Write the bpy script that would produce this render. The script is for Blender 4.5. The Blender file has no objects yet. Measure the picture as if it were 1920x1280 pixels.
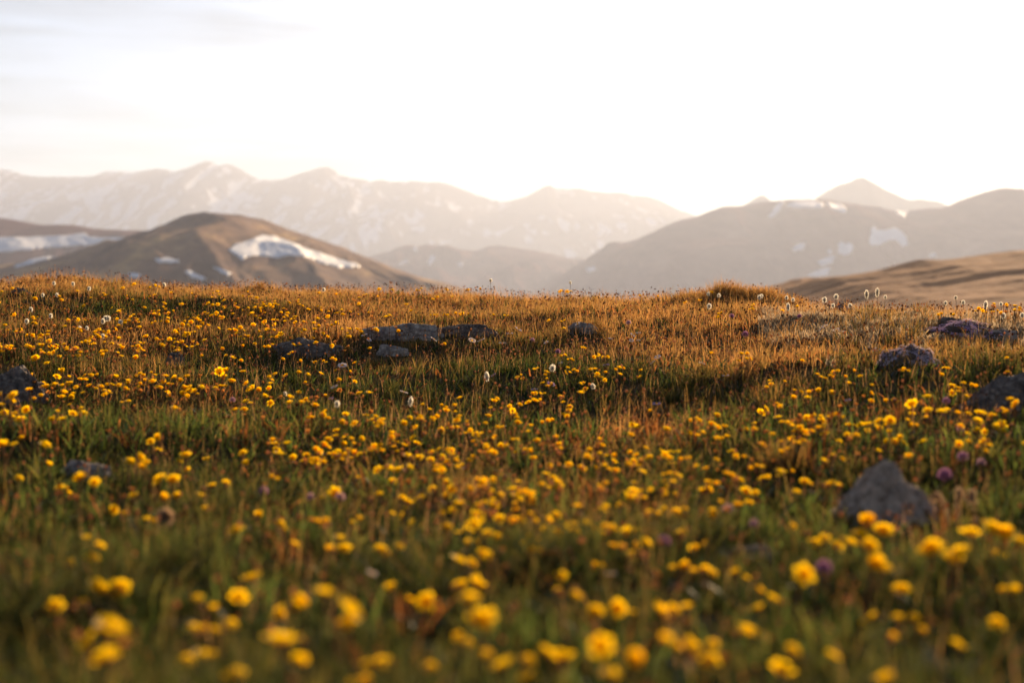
import bpy, bmesh, math, random
import numpy as np
from mathutils import Vector, Matrix, Euler, noise as mnoise
from mathutils.bvhtree import BVHTree

random.seed(7)
RNG = np.random.default_rng(11)
C = bpy.context.scene.collection
sc = bpy.context.scene

# ------------------------------------------------------------------ camera
EYE = 0.40
FPX = 2667.0                       # focal length in pixels of the 1920 px wide photograph (50 mm)
HORIZON = 560.0
TILT = math.atan((HORIZON - 640.0) / FPX)      # a little downward
cam_d = bpy.data.cameras.new('camera')
cam = bpy.data.objects.new('camera', cam_d)
C.objects.link(cam)
cam.location = (0, 0, EYE)
cam.rotation_euler = (math.radians(90) + TILT, 0, 0)
cam_d.lens = 50
cam_d.sensor_width = 36
cam_d.clip_start = 0.05
cam_d.clip_end = 90000
cam_d.dof.use_dof = True
cam_d.dof.focus_distance = 5.2
cam_d.dof.aperture_fstop = 2.9
sc.camera = cam

# ------------------------------------------------------------------ light
SUN_EL = math.radians(14.0)
SUN_AZ = math.radians(21.0)          # clockwise from the view direction
SUN_DIR = Vector((math.sin(SUN_AZ) * math.cos(SUN_EL), math.cos(SUN_AZ) * math.cos(SUN_EL), math.sin(SUN_EL)))
w = bpy.data.worlds.new('World')
sc.world = w
w.use_nodes = True
nt = w.node_tree
nt.nodes.clear()
out = nt.nodes.new('ShaderNodeOutputWorld')
bg = nt.nodes.new('ShaderNodeBackground')
sky = nt.nodes.new('ShaderNodeTexSky')
sky.sky_type = 'NISHITA'
sky.sun_disc = False
sky.sun_elevation = SUN_EL
sky.sun_rotation = SUN_AZ
sky.altitude = 3500
sky.air_density = 1.0
sky.dust_density = 6.0
sky.ozone_density = 0.4
# thin bands of cloud
tc = nt.nodes.new('ShaderNodeTexCoord')
mp = nt.nodes.new('ShaderNodeMapping')
mp.inputs['Scale'].default_value = (2.2, 2.2, 24.0)
mp.inputs['Rotation'].default_value = (0.0, 0.05, 0.0)
cn = nt.nodes.new('ShaderNodeTexNoise')
cn.inputs['Scale'].default_value = 2.0
cn.inputs['Detail'].default_value = 7.0
cn.inputs['Roughness'].default_value = 0.55
cr = nt.nodes.new('ShaderNodeValToRGB')
cr.color_ramp.elements[0].position = 0.42
cr.color_ramp.elements[1].position = 0.68
cmix = nt.nodes.new('ShaderNodeMix')
cmix.data_type = 'RGBA'
cmix.blend_type = 'MULTIPLY'
cmix.inputs['B'].default_value = (.60, .62, .60, 1)
nt.links.new(tc.outputs['Generated'], mp.inputs['Vector'])
nt.links.new(mp.outputs['Vector'], cn.inputs['Vector'])
nt.links.new(cn.outputs['Fac'], cr.inputs['Fac'])
cfac = nt.nodes.new('ShaderNodeMath')
cfac.operation = 'MULTIPLY'
cfac.inputs[1].default_value = 1.0
nt.links.new(cr.outputs['Color'], cfac.inputs[0])
nt.links.new(cfac.outputs[0], cmix.inputs['Factor'])
nt.links.new(sky.outputs['Color'], cmix.inputs['A'])
nt.links.new(cmix.outputs['Result'], bg.inputs['Color'])
bg.inputs['Strength'].default_value = 0.05
nt.links.new(bg.outputs[0], out.inputs['Surface'])

sun_d = bpy.data.lights.new('sun', 'SUN')
sun_d.energy = 5.0
sun_d.angle = math.radians(0.6)
sun_d.color = (1.0, 0.70, 0.41)
sun = bpy.data.objects.new('sun', sun_d)
C.objects.link(sun)
sun.rotation_euler = SUN_DIR.to_track_quat('Z', 'Y').to_euler()

sc.view_settings.view_transform = 'Standard'
sc.view_settings.look = 'None'
sc.view_settings.exposure = 1.85
sc.view_settings.gamma = 1.0
sc.cycles.max_bounces = 8
sc.cycles.diffuse_bounces = 4
sc.cycles.glossy_bounces = 1
sc.cycles.transmission_bounces = 6
sc.cycles.transparent_max_bounces = 4
sc.cycles.volume_bounces = 1
sc.cycles.use_denoising = True
sc.cycles.caustics_reflective = False
sc.cycles.caustics_refractive = False

# ------------------------------------------------------------------ numbers
def _hash(ix, iy, seed):
    h = (ix.astype(np.int64) * 374761393 + iy.astype(np.int64) * 668265263 + seed * 1442695041) & 0xffffffff
    h = ((h ^ (h >> 13)) * 1274126177) & 0xffffffff
    h = h ^ (h >> 16)
    return h

def pnoise(x, y, seed=0):
    """gradient noise, about -0.7 .. 0.7"""
    x = np.asarray(x, float); y = np.asarray(y, float)
    x0 = np.floor(x); y0 = np.floor(y)
    fx = x - x0; fy = y - y0
    u = fx * fx * fx * (fx * (fx * 6 - 15) + 10); v = fy * fy * fy * (fy * (fy * 6 - 15) + 10)
    def g(ix, iy, dx, dy):
        a = _hash(ix, iy, seed) * (2 * math.pi / 4294967296.0)
        return np.cos(a) * dx + np.sin(a) * dy
    n00 = g(x0, y0, fx, fy); n10 = g(x0 + 1, y0, fx - 1, fy)
    n01 = g(x0, y0 + 1, fx, fy - 1); n11 = g(x0 + 1, y0 + 1, fx - 1, fy - 1)
    return (n00 * (1 - u) + n10 * u) * (1 - v) + (n01 * (1 - u) + n11 * u) * v

def fbm(x, y, octv=4, seed=0, rough=0.5):
    s = 0.0; a = 1.0
    for k in range(octv):
        s = s + a * pnoise(np.asarray(x) * 2 ** k, np.asarray(y) * 2 ** k, seed + k * 17)
        a *= rough
    return s

def ridged(x, y, octv=4, seed=0):
    s = 0.0; a = 1.0
    for k in range(octv):
        s = s + a * (1 - 2 * np.abs(pnoise(np.asarray(x) * 2 ** k, np.asarray(y) * 2 ** k, seed + k * 13)))
        a *= 0.5
    return s

def sstep(a, b, x):
    t = np.clip((x - a) / (b - a), 0, 1)
    return t * t * (3 - 2 * t)

def ray(px, py):
    """unit-depth ray of a pixel of the photograph: (x, z) gained per metre of depth"""
    v = (640.0 - py) / FPX; u = (px - 960.0) / FPX
    st, ct = math.sin(TILT), math.cos(TILT)
    dy = ct - st * v; dz = st + ct * v
    return u / dy, dz / dy

# ------------------------------------------------------------------ the meadow's shape
CR_PX = np.array([-900, -300, 0, 110, 330, 640, 960, 1280, 1500, 1700, 1920, 2300, 2900], float)
CR_D = np.array([6.5, 7.0, 7.5, 7.6, 7.6, 7.4, 7.2, 6.6, 6.0, 5.7, 5.6, 5.7, 6.0], float)
CR_PY = np.array([553, 548, 546, 541, 551, 556, 569, 574, 590, 602, 605, 604, 600], float)
PS = np.array([0, .30, .42, .55, .69, .83, .92, .97, 1.0, 1.05, 1.12, 1.25, 1.5, 2.0, 3.0, 8.0])
PV = np.array([0, -.06, -.02, .16, .46, .76, .92, .98, 1.0, .985, .93, .72, .05, -2.0, -7.0, -30.0])
BUMPS = [  # x, y, sx, sy, height
    (-1.05, 3.25, .45, .22, .035), (-.55, 3.35, .35, .22, .02),
    (-1.55, 6.3, .75, .22, .045), (-.15, 5.35, .55, .25, .030), (.55, 5.9, .5, .25, .03),
    (1.45, 5.2, .5, .18, .035), (.75, 4.2, .4, .22, .02), (-1.9, 4.9, .5, .25, .03), (1.15, 3.1, .35, .25, .02),
    (1.00, 6.5, .11, .16, .035), (1.20, 6.5, .16, .18, .045), (1.08, 6.5, .32, .16, .02), (-1.31, 7.3, .10, .12, .03), (-2.05, 7.35, .28, .2, .03), (-.62, 7.15, .16, .2, .026), (.42, 6.95, .14, .2, .028), (-.1, 7.05, .1, .15, .018), (.75, 6.75, .1, .15, .02), (-2.35, 7.3, .35, .2, .03), (.2, 3.6, .4, .3, -.02),
]
NEAR_Z = 0.035

def G(x, y):
    x = np.asarray(x, float); y = np.asarray(y, float)
    r = np.hypot(x, y) + 1e-6
    th = np.arctan2(x, y)
    pxe = 960 + FPX * np.tan(np.clip(th, -.62, .62))
    D = np.interp(pxe, CR_PX, CR_D)
    zc = EYE - (np.interp(pxe, CR_PX, CR_PY) - HORIZON) / FPX * D
    back = sstep(1.3, 2.4, np.abs(th))
    D = D * (1 + 0.5 * back)
    s = r / D
    P = np.interp(s, PS, PV)
    P = np.where((s < .97) & (P > .2), P, P)
    z = NEAR_Z + (zc - NEAR_Z) * P
    amp = .013 + .030 * sstep(2.2, 5, r)
    amp = amp * (1 - .35 * sstep(.9, 1.0, s))
    z = z + amp * fbm(x * 1.25, y * 1.6, 3, 5) + .007 * pnoise(x * 6, y * 6, 9)
    for bx, by, sx, sy, h in BUMPS:
        z = z + h * np.exp(-((x - bx) / sx) ** 2 - ((y - by) / sy) ** 2)
    # the far valley under the hills
    far = sstep(25, 900, r)
    near_far = z
    valley = -14 - 150 * sstep(60, 1600, r) + 6 * fbm(x / 140, y / 140, 3, 40) * sstep(40, 300, r)
    z = np.where(r < 14, near_far, near_far + (valley - near_far) * sstep(14, 60, r))
    return z

DS = np.concatenate([np.arange(.35, 3, .01), np.arange(3, 15, .02)])
def hit(px, py, off=0.0):
    """where the ray of a pixel meets the meadow raised by off: x, y, ground z"""
    u, k = ray(px, py)
    zr = EYE + k * DS
    g = G(u * DS, DS)
    below = np.nonzero(zr < g + off)[0]
    if len(below) == 0:
        i = int(np.argmin(np.where(DS < 9, zr - g, 9)))
    else:
        i = int(below[0])
    d = float(DS[i])
    return u * d, d, float(g[i])

# ------------------------------------------------------------------ materials
def new_mat(name):
    m = bpy.data.materials.new(name)
    m.use_nodes = True
    m.node_tree.nodes.clear()
    return m, m.node_tree, m.node_tree.nodes, m.node_tree.links

def leaf_mat(name, color=None, transl=0.5, attr=None, rough=0.6, boost=1.0):
    """thin leaf or petal: lit from the front and, through it, from behind"""
    m, t, n, l = new_mat(name)
    o = n.new('ShaderNodeOutputMaterial')
    d = n.new('ShaderNodeBsdfDiffuse'); tr = n.new('ShaderNodeBsdfTranslucent')
    mx = n.new('ShaderNodeMixShader'); mx.inputs[0].default_value = transl
    if attr:
        a = n.new('ShaderNodeAttribute'); a.attribute_name = attr
        src = a.outputs['Color']
    else:
        tcn = n.new('ShaderNodeTexCoord')
        no = n.new('ShaderNodeTexNoise'); no.inputs['Scale'].default_value = 180.0; no.inputs['Detail'].default_value = 3
        l.new(tcn.outputs['Object'], no.inputs['Vector'])
        hs = n.new('ShaderNodeMix'); hs.data_type = 'RGBA'
        hs.inputs['A'].default_value = (*[c * .78 for c in color], 1)
        hs.inputs['B'].default_value = (*[min(1, c * 1.15) for c in color], 1)
        l.new(no.outputs['Fac'], hs.inputs['Factor'])
        src = hs.outputs['Result']
    l.new(src, d.inputs['Color']); l.new(src, tr.inputs['Color'])
    l.new(d.outputs[0], mx.inputs[1]); l.new(tr.outputs[0], mx.inputs[2])
    gl = n.new('ShaderNodeBsdfGlossy'); gl.inputs['Roughness'].default_value = rough
    gl.inputs['Color'].default_value = (.6, .6, .6, 1)
    fr = n.new('ShaderNodeFresnel'); fr.inputs['IOR'].default_value = 1.3
    fm = n.new('ShaderNodeMath'); fm.operation = 'MULTIPLY'; fm.inputs[1].default_value = .10
    l.new(fr.outputs[0], fm.inputs[0])
    m2 = n.new('ShaderNodeMixShader')
    l.new(fm.outputs[0], m2.inputs[0]); l.new(mx.outputs[0], m2.inputs[1]); l.new(gl.outputs[0], m2.inputs[2])
    l.new(m2.outputs[0], o.inputs['Surface'])
    return m

def rock_mat(name, base, dark, pale, scale):
    m, t, n, l = new_mat(name)
    o = n.new('ShaderNodeOutputMaterial'); b = n.new('ShaderNodeBsdfPrincipled')
    b.inputs['Roughness'].default_value = .9
    tcn = n.new('ShaderNodeTexCoord')
    n1 = n.new('ShaderNodeTexNoise'); n1.inputs['Scale'].default_value = scale; n1.inputs['Detail'].default_value = 8; n1.inputs['Roughness'].default_value = .68
    n2 = n.new('ShaderNodeTexVoronoi'); n2.inputs['Scale'].default_value = scale * 1.6
    n3 = n.new('ShaderNodeTexNoise'); n3.inputs['Scale'].default_value = scale * 6; n3.inputs['Detail'].default_value = 6
    for q in (n1, n2, n3): l.new(tcn.outputs['Object'], q.inputs['Vector'])
    r1 = n.new('ShaderNodeValToRGB')
    r1.color_ramp.elements[0].position = .38; r1.color_ramp.elements[0].color = (*dark, 1)
    r1.color_ramp.elements[1].position = .62; r1.color_ramp.elements[1].color = (*base, 1)
    l.new(n1.outputs['Fac'], r1.inputs['Fac'])
    # lichen blotches
    r2 = n.new('ShaderNodeValToRGB')
    r2.color_ramp.elements[0].position = .22; r2.color_ramp.elements[0].color = (1, 1, 1, 1)
    r2.color_ramp.elements[1].position = .34; r2.color_ramp.elements[1].color = (0, 0, 0, 1)
    l.new(n2.outputs['Distance'], r2.inputs['Fac'])
    ml = n.new('ShaderNodeMath'); ml.operation = 'MULTIPLY'; l.new(r2.outputs['Color'], ml.inputs[0]); l.new(n3.outputs['Fac'], ml.inputs[1])
    mx = n.new('ShaderNodeMix'); mx.data_type = 'RGBA'; mx.inputs['B'].default_value = (*pale, 1)
    l.new(ml.outputs[0], mx.inputs['Factor']); l.new(r1.outputs['Color'], mx.inputs['A'])
    l.new(mx.outputs['Result'], b.inputs['Base Color'])
    bp = n.new('ShaderNodeBump'); bp.inputs['Strength'].default_value = 1.0; bp.inputs['Distance'].default_value = .012
    l.new(n3.outputs['Fac'], bp.inputs['Height']); l.new(bp.outputs[0], b.inputs['Normal'])
    l.new(b.outputs[0], o.inputs['Surface'])
    return m

def land_mat(name, cols, scale, stretch=(1, 1, 1), snow=None, bump=0.0, rough=.95, turf=0.0):
    """earth, turf or far slope: noise between colours, optional snow lying in the gullies"""
    m, t, n, l = new_mat(name)
    o = n.new('ShaderNodeOutputMaterial'); b = n.new('ShaderNodeBsdfDiffuse')
    b.inputs['Roughness'].default_value = .3
    tcn = n.new('ShaderNodeTexCoord'); mpn = n.new('ShaderNodeMapping')
    mpn.inputs['Scale'].default_value = stretch
    l.new(tcn.outputs['Object'], mpn.inputs['Vector'])
    n1 = n.new('ShaderNodeTexNoise'); n1.inputs['Scale'].default_value = scale; n1.inputs['Detail'].default_value = 9; n1.inputs['Roughness'].default_value = .62
    l.new(mpn.outputs[0], n1.inputs['Vector'])
    r1 = n.new('ShaderNodeValToRGB')
    r1.color_ramp.elements[0].position = .32; r1.color_ramp.elements[0].color = (*cols[0], 1)
    r1.color_ramp.elements[1].position = .68; r1.color_ramp.elements[1].color = (*cols[-1], 1)
    for k, cc in enumerate(cols[1:-1]):
        e = r1.color_ramp.elements.new(.32 + .36 * (k + 1) / (len(cols) - 1)); e.color = (*cc, 1)
    l.new(n1.outputs['Fac'], r1.inputs['Fac'])
    src = r1.outputs['Color']
    if snow:
        a = n.new('ShaderNodeAttribute'); a.attribute_name = 'snow'
        mx = n.new('ShaderNodeMix'); mx.data_type = 'RGBA'; mx.inputs['B'].default_value = (*snow, 1)
        l.new(a.outputs['Fac'], mx.inputs['Factor']); l.new(src, mx.inputs['A'])
        src = mx.outputs['Result']
    l.new(src, b.inputs['Color'])
    if bump:
        bp = n.new('ShaderNodeBump'); bp.inputs['Strength'].default_value = .8; bp.inputs['Distance'].default_value = bump
        l.new(n1.outputs['Fac'], bp.inputs['Height']); l.new(bp.outputs[0], b.inputs['Normal'])
    if turf:                                       # a nap of dry grass catches the low sun
        p = n.new('ShaderNodeBsdfPrincipled'); p.inputs['Roughness'].default_value = .9
        p.inputs['Specular IOR Level'].default_value = .12; p.inputs['Specular Tint'].default_value = (1, .62, .3, 1)
        l.new(src, p.inputs['Base Color'])
        mx2 = n.new('ShaderNodeMixShader'); mx2.inputs[0].default_value = turf
        l.new(b.outputs[0], mx2.inputs[1]); l.new(p.outputs[0], mx2.inputs[2]); l.new(mx2.outputs[0], o.inputs['Surface'])
    else:
        l.new(b.outputs[0], o.inputs['Surface'])
    return m

# ------------------------------------------------------------------ mesh helpers
def mesh_np(name, verts, quads=None, tris=None, smooth=False, tint=None):
    me = bpy.data.meshes.new(name)
    verts = np.asarray(verts, np.float32).reshape(-1, 3)
    quads = np.zeros((0, 4), np.int32) if quads is None else np.asarray(quads, np.int32).reshape(-1, 4)
    tris = np.zeros((0, 3), np.int32) if tris is None else np.asarray(tris, np.int32).reshape(-1, 3)
    me.vertices.add(len(verts)); me.vertices.foreach_set('co', verts.ravel())
    nl = len(quads) * 4 + len(tris) * 3
    me.loops.add(nl)
    me.loops.foreach_set('vertex_index', np.concatenate([quads.ravel(), tris.ravel()]).astype(np.int32))
    npoly = len(quads) + len(tris)
    me.polygons.add(npoly)
    starts = np.concatenate([np.arange(len(quads)) * 4, len(quads) * 4 + np.arange(len(tris)) * 3]).astype(np.int32)
    me.polygons.foreach_set('loop_start', starts)
    if smooth:
        me.polygons.foreach_set('use_smooth', np.ones(npoly, bool))
    me.update(calc_edges=True)
    me.validate()
    if tint is not None:
        at = me.attributes.new('tint', 'FLOAT_COLOR', 'POINT')
        tint = np.asarray(tint, np.float32).reshape(-1, 3)
        at.data.foreach_set('color', np.concatenate([tint, np.ones((len(tint), 1), np.float32)], 1).ravel())
    return me

def link(name, me, mat=None, parent=None):
    o = bpy.data.objects.new(name, me)
    C.objects.link(o)
    if mat and not me.materials: me.materials.append(mat)
    if parent is not None: o.parent = parent
    return o

def tag(o, label=None, cat=None, group=None, kind=None):
    if label: o['label'] = label
    if cat: o['category'] = cat
    if group: o['group'] = group
    if kind: o['kind'] = kind
    return o

def empty(name, loc, rz=0, s=1.0):
    o = bpy.data.objects.new(name, None)
    C.objects.link(o)
    o.empty_display_size = .02
    o.location = loc; o.rotation_euler = (0, 0, rz); o.scale = (s, s, s)
    return o

def grid_faces(nr, nc, wrap=False):
    i = np.arange(nr - 1)[:, None]; j = np.arange(nc if wrap else nc - 1)[None, :]
    j2 = (j + 1) % nc
    return np.stack([i * nc + j, i * nc + j2, (i + 1) * nc + j2, (i + 1) * nc + j], -1).reshape(-1, 4)

class Buf:
    """collects pieces of one mesh"""
    def __init__(s): s.v = []; s.q = []; s.t = []; s.c = []; s.n = 0
    def add(s, v, q=None, t=None, col=(1, 1, 1)):
        v = np.asarray(v, float).reshape(-1, 3)
        if q is not None and len(q): s.q.append(np.asarray(q, int).reshape(-1, 4) + s.n)
        if t is not None and len(t): s.t.append(np.asarray(t, int).reshape(-1, 3) + s.n)
        s.v.append(v)
        col = np.asarray(col, float)
        s.c.append(np.broadcast_to(col, (len(v), 3)) if col.ndim == 1 else col)
        s.n += len(v)
    def mesh(s, name, smooth=False, tint=False):
        return mesh_np(name, np.concatenate(s.v), np.concatenate(s.q) if s.q else None, np.concatenate(s.t) if s.t else None, smooth,
                       np.concatenate(s.c) if tint else None)
    def tube(s, pts, rad, sides=5, col=(1, 1, 1)):
        pts = np.asarray(pts, float); rad = np.broadcast_to(np.asarray(rad, float), (len(pts),))
        vs = []
        for k, p in enumerate(pts):
            d = pts[min(k + 1, len(pts) - 1)] - pts[max(k - 1, 0)]
            d = d / (np.linalg.norm(d) + 1e-9)
            a = np.cross(d, [0.31, .95, 0.05]); a /= np.linalg.norm(a) + 1e-9
            b = np.cross(d, a)
            for q in range(sides):
                an = 2 * math.pi * q / sides
                vs.append(p + rad[k] * (math.cos(an) * a + math.sin(an) * b))
        s.add(vs, grid_faces(len(pts), sides, True), None, col)

def blades(P, H, W, az, lean, faz, col, tip, curl=1.8):
    """n blades of grass: 7 vertices each"""
    n = len(P)
    t = np.array([0, .36, .72, 1.0]); wd = np.array([.8, 1.0, .62])
    dirx, diry = np.cos(az), np.sin(az)
    sx, sy = np.cos(faz), np.sin(faz)
    V = np.zeros((n, 7, 3), np.float32); T = np.zeros((n, 7, 3), np.float32)
    k = 0
    for q in range(4):
        off = H * lean * t[q] ** curl
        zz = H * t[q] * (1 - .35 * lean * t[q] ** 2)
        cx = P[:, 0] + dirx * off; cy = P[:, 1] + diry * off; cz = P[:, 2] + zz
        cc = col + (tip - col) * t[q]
        if q < 3:
            for sg in (-1, 1):
                V[:, k, 0] = cx + sg * sx * W * wd[q] * .5; V[:, k, 1] = cy + sg * sy * W * wd[q] * .5; V[:, k, 2] = cz
                T[:, k] = cc; k += 1
        else:
            V[:, k, 0] = cx; V[:, k, 1] = cy; V[:, k, 2] = cz; T[:, k] = cc
    base = (np.arange(n) * 7)[:, None]
    q = np.concatenate([base + np.array([[0, 1, 3, 2]]), base + np.array([[2, 3, 5, 4]])], 0)
    tr = base + np.array([[4, 5, 6]])
    return V.reshape(-1, 3), q, tr, T.reshape(-1, 3)

# ------------------------------------------------------------------ ground sheet
rr = np.concatenate([np.arange(.04, 12, .042), np.geomspace(12, 45000, 130)])
NA = 720
aa = np.linspace(0, 2 * math.pi, NA, endpoint=False)
RR, AA = np.meshgrid(rr, aa, indexing='ij')
gx, gy = RR * np.sin(AA), RR * np.cos(AA)
gz = G(gx, gy)
gv = np.stack([gx, gy, gz], -1).reshape(-1, 3)
gq = grid_faces(len(rr), NA, True)
gv = np.concatenate([gv, [[0, 0, float(G(0., 0.))]]])
cap = np.array([[len(gv) - 1, (k + 1) % NA, k] for k in range(NA)])
m_ground = land_mat('alpine_soil', [(.035, .026, .015), (.07, .05, .025), (.12, .08, .04)], 9.0, bump=.004)
ground = link('ground', mesh_np('ground', gv, gq[:, ::-1], cap[:, ::-1], True), m_ground)
tag(ground, 'brown tundra ground rising gently to a crest under grass and flowers', 'ground', kind='structure')

# ------------------------------------------------------------------ hills and mountains
def ridge_surface(ridge, D, L, zfoot, conv=1.5, spur=0.0, spurscale=400.0, seed=1, ncol=420, nrow=110, back=1.0, skyl=0.0, Dvar=0.0):
    """a hill or range whose skyline runs through the given pixels at depth D, with a front slope of length L down to zfoot"""
    rp = np.array(ridge, float)
    px = np.linspace(rp[0, 0], rp[-1, 0], ncol)
    py = np.interp(px, rp[:, 0], rp[:, 1])
    k = np.array([.25, .5, .25])                              # soften the corners a little
    for _ in range(2): py[1:-1] = (py[:-2] * k[0] + py[1:-1] * k[1] + py[2:] * k[2])
    py = py + skyl * fbm(px / 22.0, px * 0 + seed, 4, seed)
    Dc = D * (1 + Dvar * pnoise(px / 260.0, px * 0 + 3.3, seed + 5))
    u, kz = ray(px, py)
    zr = EYE + kz * Dc
    t = np.concatenate([np.linspace(0, 1, nrow) ** .8, 1 + np.linspace(0, 1, nrow // 2)[1:]])     # 0 foot, 1 ridge, 2 back foot
    X = np.broadcast_to((u * Dc)[None, :], (len(t), ncol)).copy()
    s = np.where(t < 1, 1 - t, (t - 1) * back)[:, None]
    Y = np.where((t < 1)[:, None], Dc[None, :] - s * L, Dc[None, :] + s * L)
    Z = zr[None, :] - (zr[None, :] - zfoot) * (s ** conv)
    if spur:
        env = np.clip(np.sin(np.clip(s, 0, 1) * math.pi) ** .8, 0, 1) * (1 - .25 * s)
        Y0 = Y
        sp = ridged(X / spurscale + .35 * pnoise(X / spurscale, Y0 / spurscale, seed + 60), Y0 / (spurscale * 2.8), 4, seed) - .9
        Z = Z + spur * env * sp
    return np.stack([X, Y, Z], -1), len(t), ncol

def hill(name, surf, mat, label, cat):
    V, nr, nc = surf
    o = link(name, mesh_np(name, V.reshape(-1, 3), grid_faces(nr, nc)[:, ::-1], None, True), mat)
    return tag(o, label, cat, kind='structure')

def in_poly(x, y, poly):
    n = len(poly); inside = np.zeros(x.shape, bool); j = n - 1
    for i in range(n):
        xi, yi = poly[i]; xj, yj = poly[j]
        if yi != yj:
            cnd = ((yi > y) != (yj > y)) & (x < (xj - xi) * (y - yi) / (yj - yi) + xi)
            inside ^= cnd
        j = i
    return inside

m_snow, _t, _n, _l = new_mat('old_snow')
_o = _n.new('ShaderNodeOutputMaterial'); _b = _n.new('ShaderNodeBsdfPrincipled'); _b.inputs['Roughness'].default_value = .7
_tc = _n.new('ShaderNodeTexCoord'); _no = _n.new('ShaderNodeTexNoise'); _no.inputs['Scale'].default_value = .02; _no.inputs['Detail'].default_value = 6
_rm = _n.new('ShaderNodeValToRGB'); _rm.color_ramp.elements[0].color = (.58, .61, .64, 1); _rm.color_ramp.elements[1].color = (.78, .81, .85, 1)
_l.new(_tc.outputs['Object'], _no.inputs['Vector']); _l.new(_no.outputs['Fac'], _rm.inputs['Fac'])
_l.new(_rm.outputs['Color'], _b.inputs['Base Color']); _l.new(_b.outputs[0], _o.inputs['Surface'])

def snow_patch(hillobj, bvh, poly, step=1.2, lift=1.0, rag=3.0, seed=0):
    """a bank of snow lying on the hill inside an outline; its rim tucks under the turf"""
    p = np.array(poly, float)
    xs = np.arange(p[:, 0].min() - 4, p[:, 0].max() + 4, step); ys = np.arange(p[:, 1].min() - 4, p[:, 1].max() + 4, step * .8)
    XX, YY = np.meshgrid(xs, ys)
    jx = rag * fbm(XX / 11, YY / 7, 3, seed + 3); jy = rag * .6 * fbm(XX / 11, YY / 7, 3, seed + 33)
    ins = in_poly(XX + jx, YY + jy, poly)
    if ins.sum() < 4: return None
    nr, nc = XX.shape
    er = ins.copy()
    er[1:-1, 1:-1] = ins[1:-1, 1:-1] & ins[:-2, 1:-1] & ins[2:, 1:-1] & ins[1:-1, :-2] & ins[1:-1, 2:]
    vid = -np.ones(XX.shape, int); verts = []
    dil = ins.copy()
    dil[:-1] |= ins[1:]; dil[1:] |= ins[:-1]; dil[:, :-1] |= ins[:, 1:]; dil[:, 1:] |= ins[:, :-1]
    eye = Vector((0, 0, EYE))
    for i, j in zip(*np.nonzero(dil)):
        u, k = ray(XX[i, j], YY[i, j])
        h, nrm, _, dist = bvh.ray_cast(eye, Vector((u, 1, k)).normalized())
        if h is None: continue
        if nrm.z < 0: nrm = -nrm
        vid[i, j] = len(verts)
        up = lift if er[i, j] else (.5 * lift if ins[i, j] else -.4 * lift)
        verts.append(h + nrm * up)
    quads = []
    for i in range(nr - 1):
        for j in range(nc - 1):
            ids = [vid[i, j], vid[i, j + 1], vid[i + 1, j + 1], vid[i + 1, j]]
            if min(ids) >= 0 and (ins[i, j] or ins[i, j + 1] or ins[i + 1, j + 1] or ins[i + 1, j]):
                vv = [verts[q] for q in ids]
                dd = [q.length for q in vv]
                if max(dd) - min(dd) < 140: quads.append(ids)
    if not quads: return None
    o = link('snow_patch', mesh_np('snow_patch', [tuple(v) for v in verts], quads, None, True), m_snow, hillobj)
    return o

def bvh_of(o):
    me = o.data
    return BVHTree.FromPolygons([v.co[:] for v in me.vertices], [tuple(p.vertices) for p in me.polygons])

# far range with snow in its gullies
far_ridge = [(-420, 330), (-250, 322), (-120, 330), (-40, 312), (0, 316), (18, 319), (45, 328), (75, 332), (112, 331), (150, 332), (180, 330), (205, 322), (222, 322), (250, 324), (275, 319), (297, 316),
             (315, 319), (326, 323), (350, 316), (372, 307), (388, 302), (396, 303), (412, 311), (425, 307), (436, 310), (455, 320), (472, 331), (490, 338), (530, 337), (560, 327),
             (590, 317), (612, 312), (622, 316), (640, 328), (655, 333), (680, 336), (695, 341), (715, 337), (735, 341), (775, 339), (800, 342), (820, 341), (842, 345), (862, 353), (890, 364), (920, 374), (942, 378),
             (965, 374), (985, 369), (1005, 358), (1022, 348), (1030, 346), (1042, 353), (1060, 354), (1085, 353), (1110, 358), (1140, 361), (1172, 361), (1185, 366), (1220, 369), (1245, 379), (1275, 394), (1300, 402), (1340, 418), (1420, 430), (1500, 470)]
S = ridge_surface(far_ridge, 7600, 3000, -260, 1.05, 110, 800, 4, 620, 150, skyl=.9, Dvar=.05)
m_far = land_mat('far_rock', [(.10, .09, .085), (.15, .13, .12), (.2, .17, .15)], .004, snow=(.8, .83, .86))
far = hill('mountain_range', S, m_far, 'long hazy mountain range with snow in its gullies along the skyline', 'mountain range')
# snow lies in the gullies: an attribute from the shape of the ground
V = S[0]
lap = np.zeros(V.shape[:2])
lap[:, 2:-2] = (V[:, 4:, 2] + V[:, :-4, 2]) * .5 - V[:, 2:-2, 2]
lap /= (np.abs(lap).std() + 1e-6)
X_, Y_ = V[..., 0], V[..., 1]
sn = lap * .3 + 1.2 * fbm(X_ / 240, Y_ / 300, 5, 71, .62) + .6 * fbm((X_ + Y_ * .5 + 120 * pnoise(X_ / 300, Y_ / 300, 77)) / 110, Y_ / 420, 4, 75)
pxv = 960 + FPX * X_ / Y_
sn = sn + np.interp(pxv, [0, 120, 420, 560, 700, 1000, 1300], [.3, .32, .22, -.05, .05, -.25, -.1])
sn = sstep(.42, .66, sn) * .95
at = far.data.attributes.new('snow', 'FLOAT', 'POINT')
at.data.foreach_set('value', sn.astype(np.float32).ravel())

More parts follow.
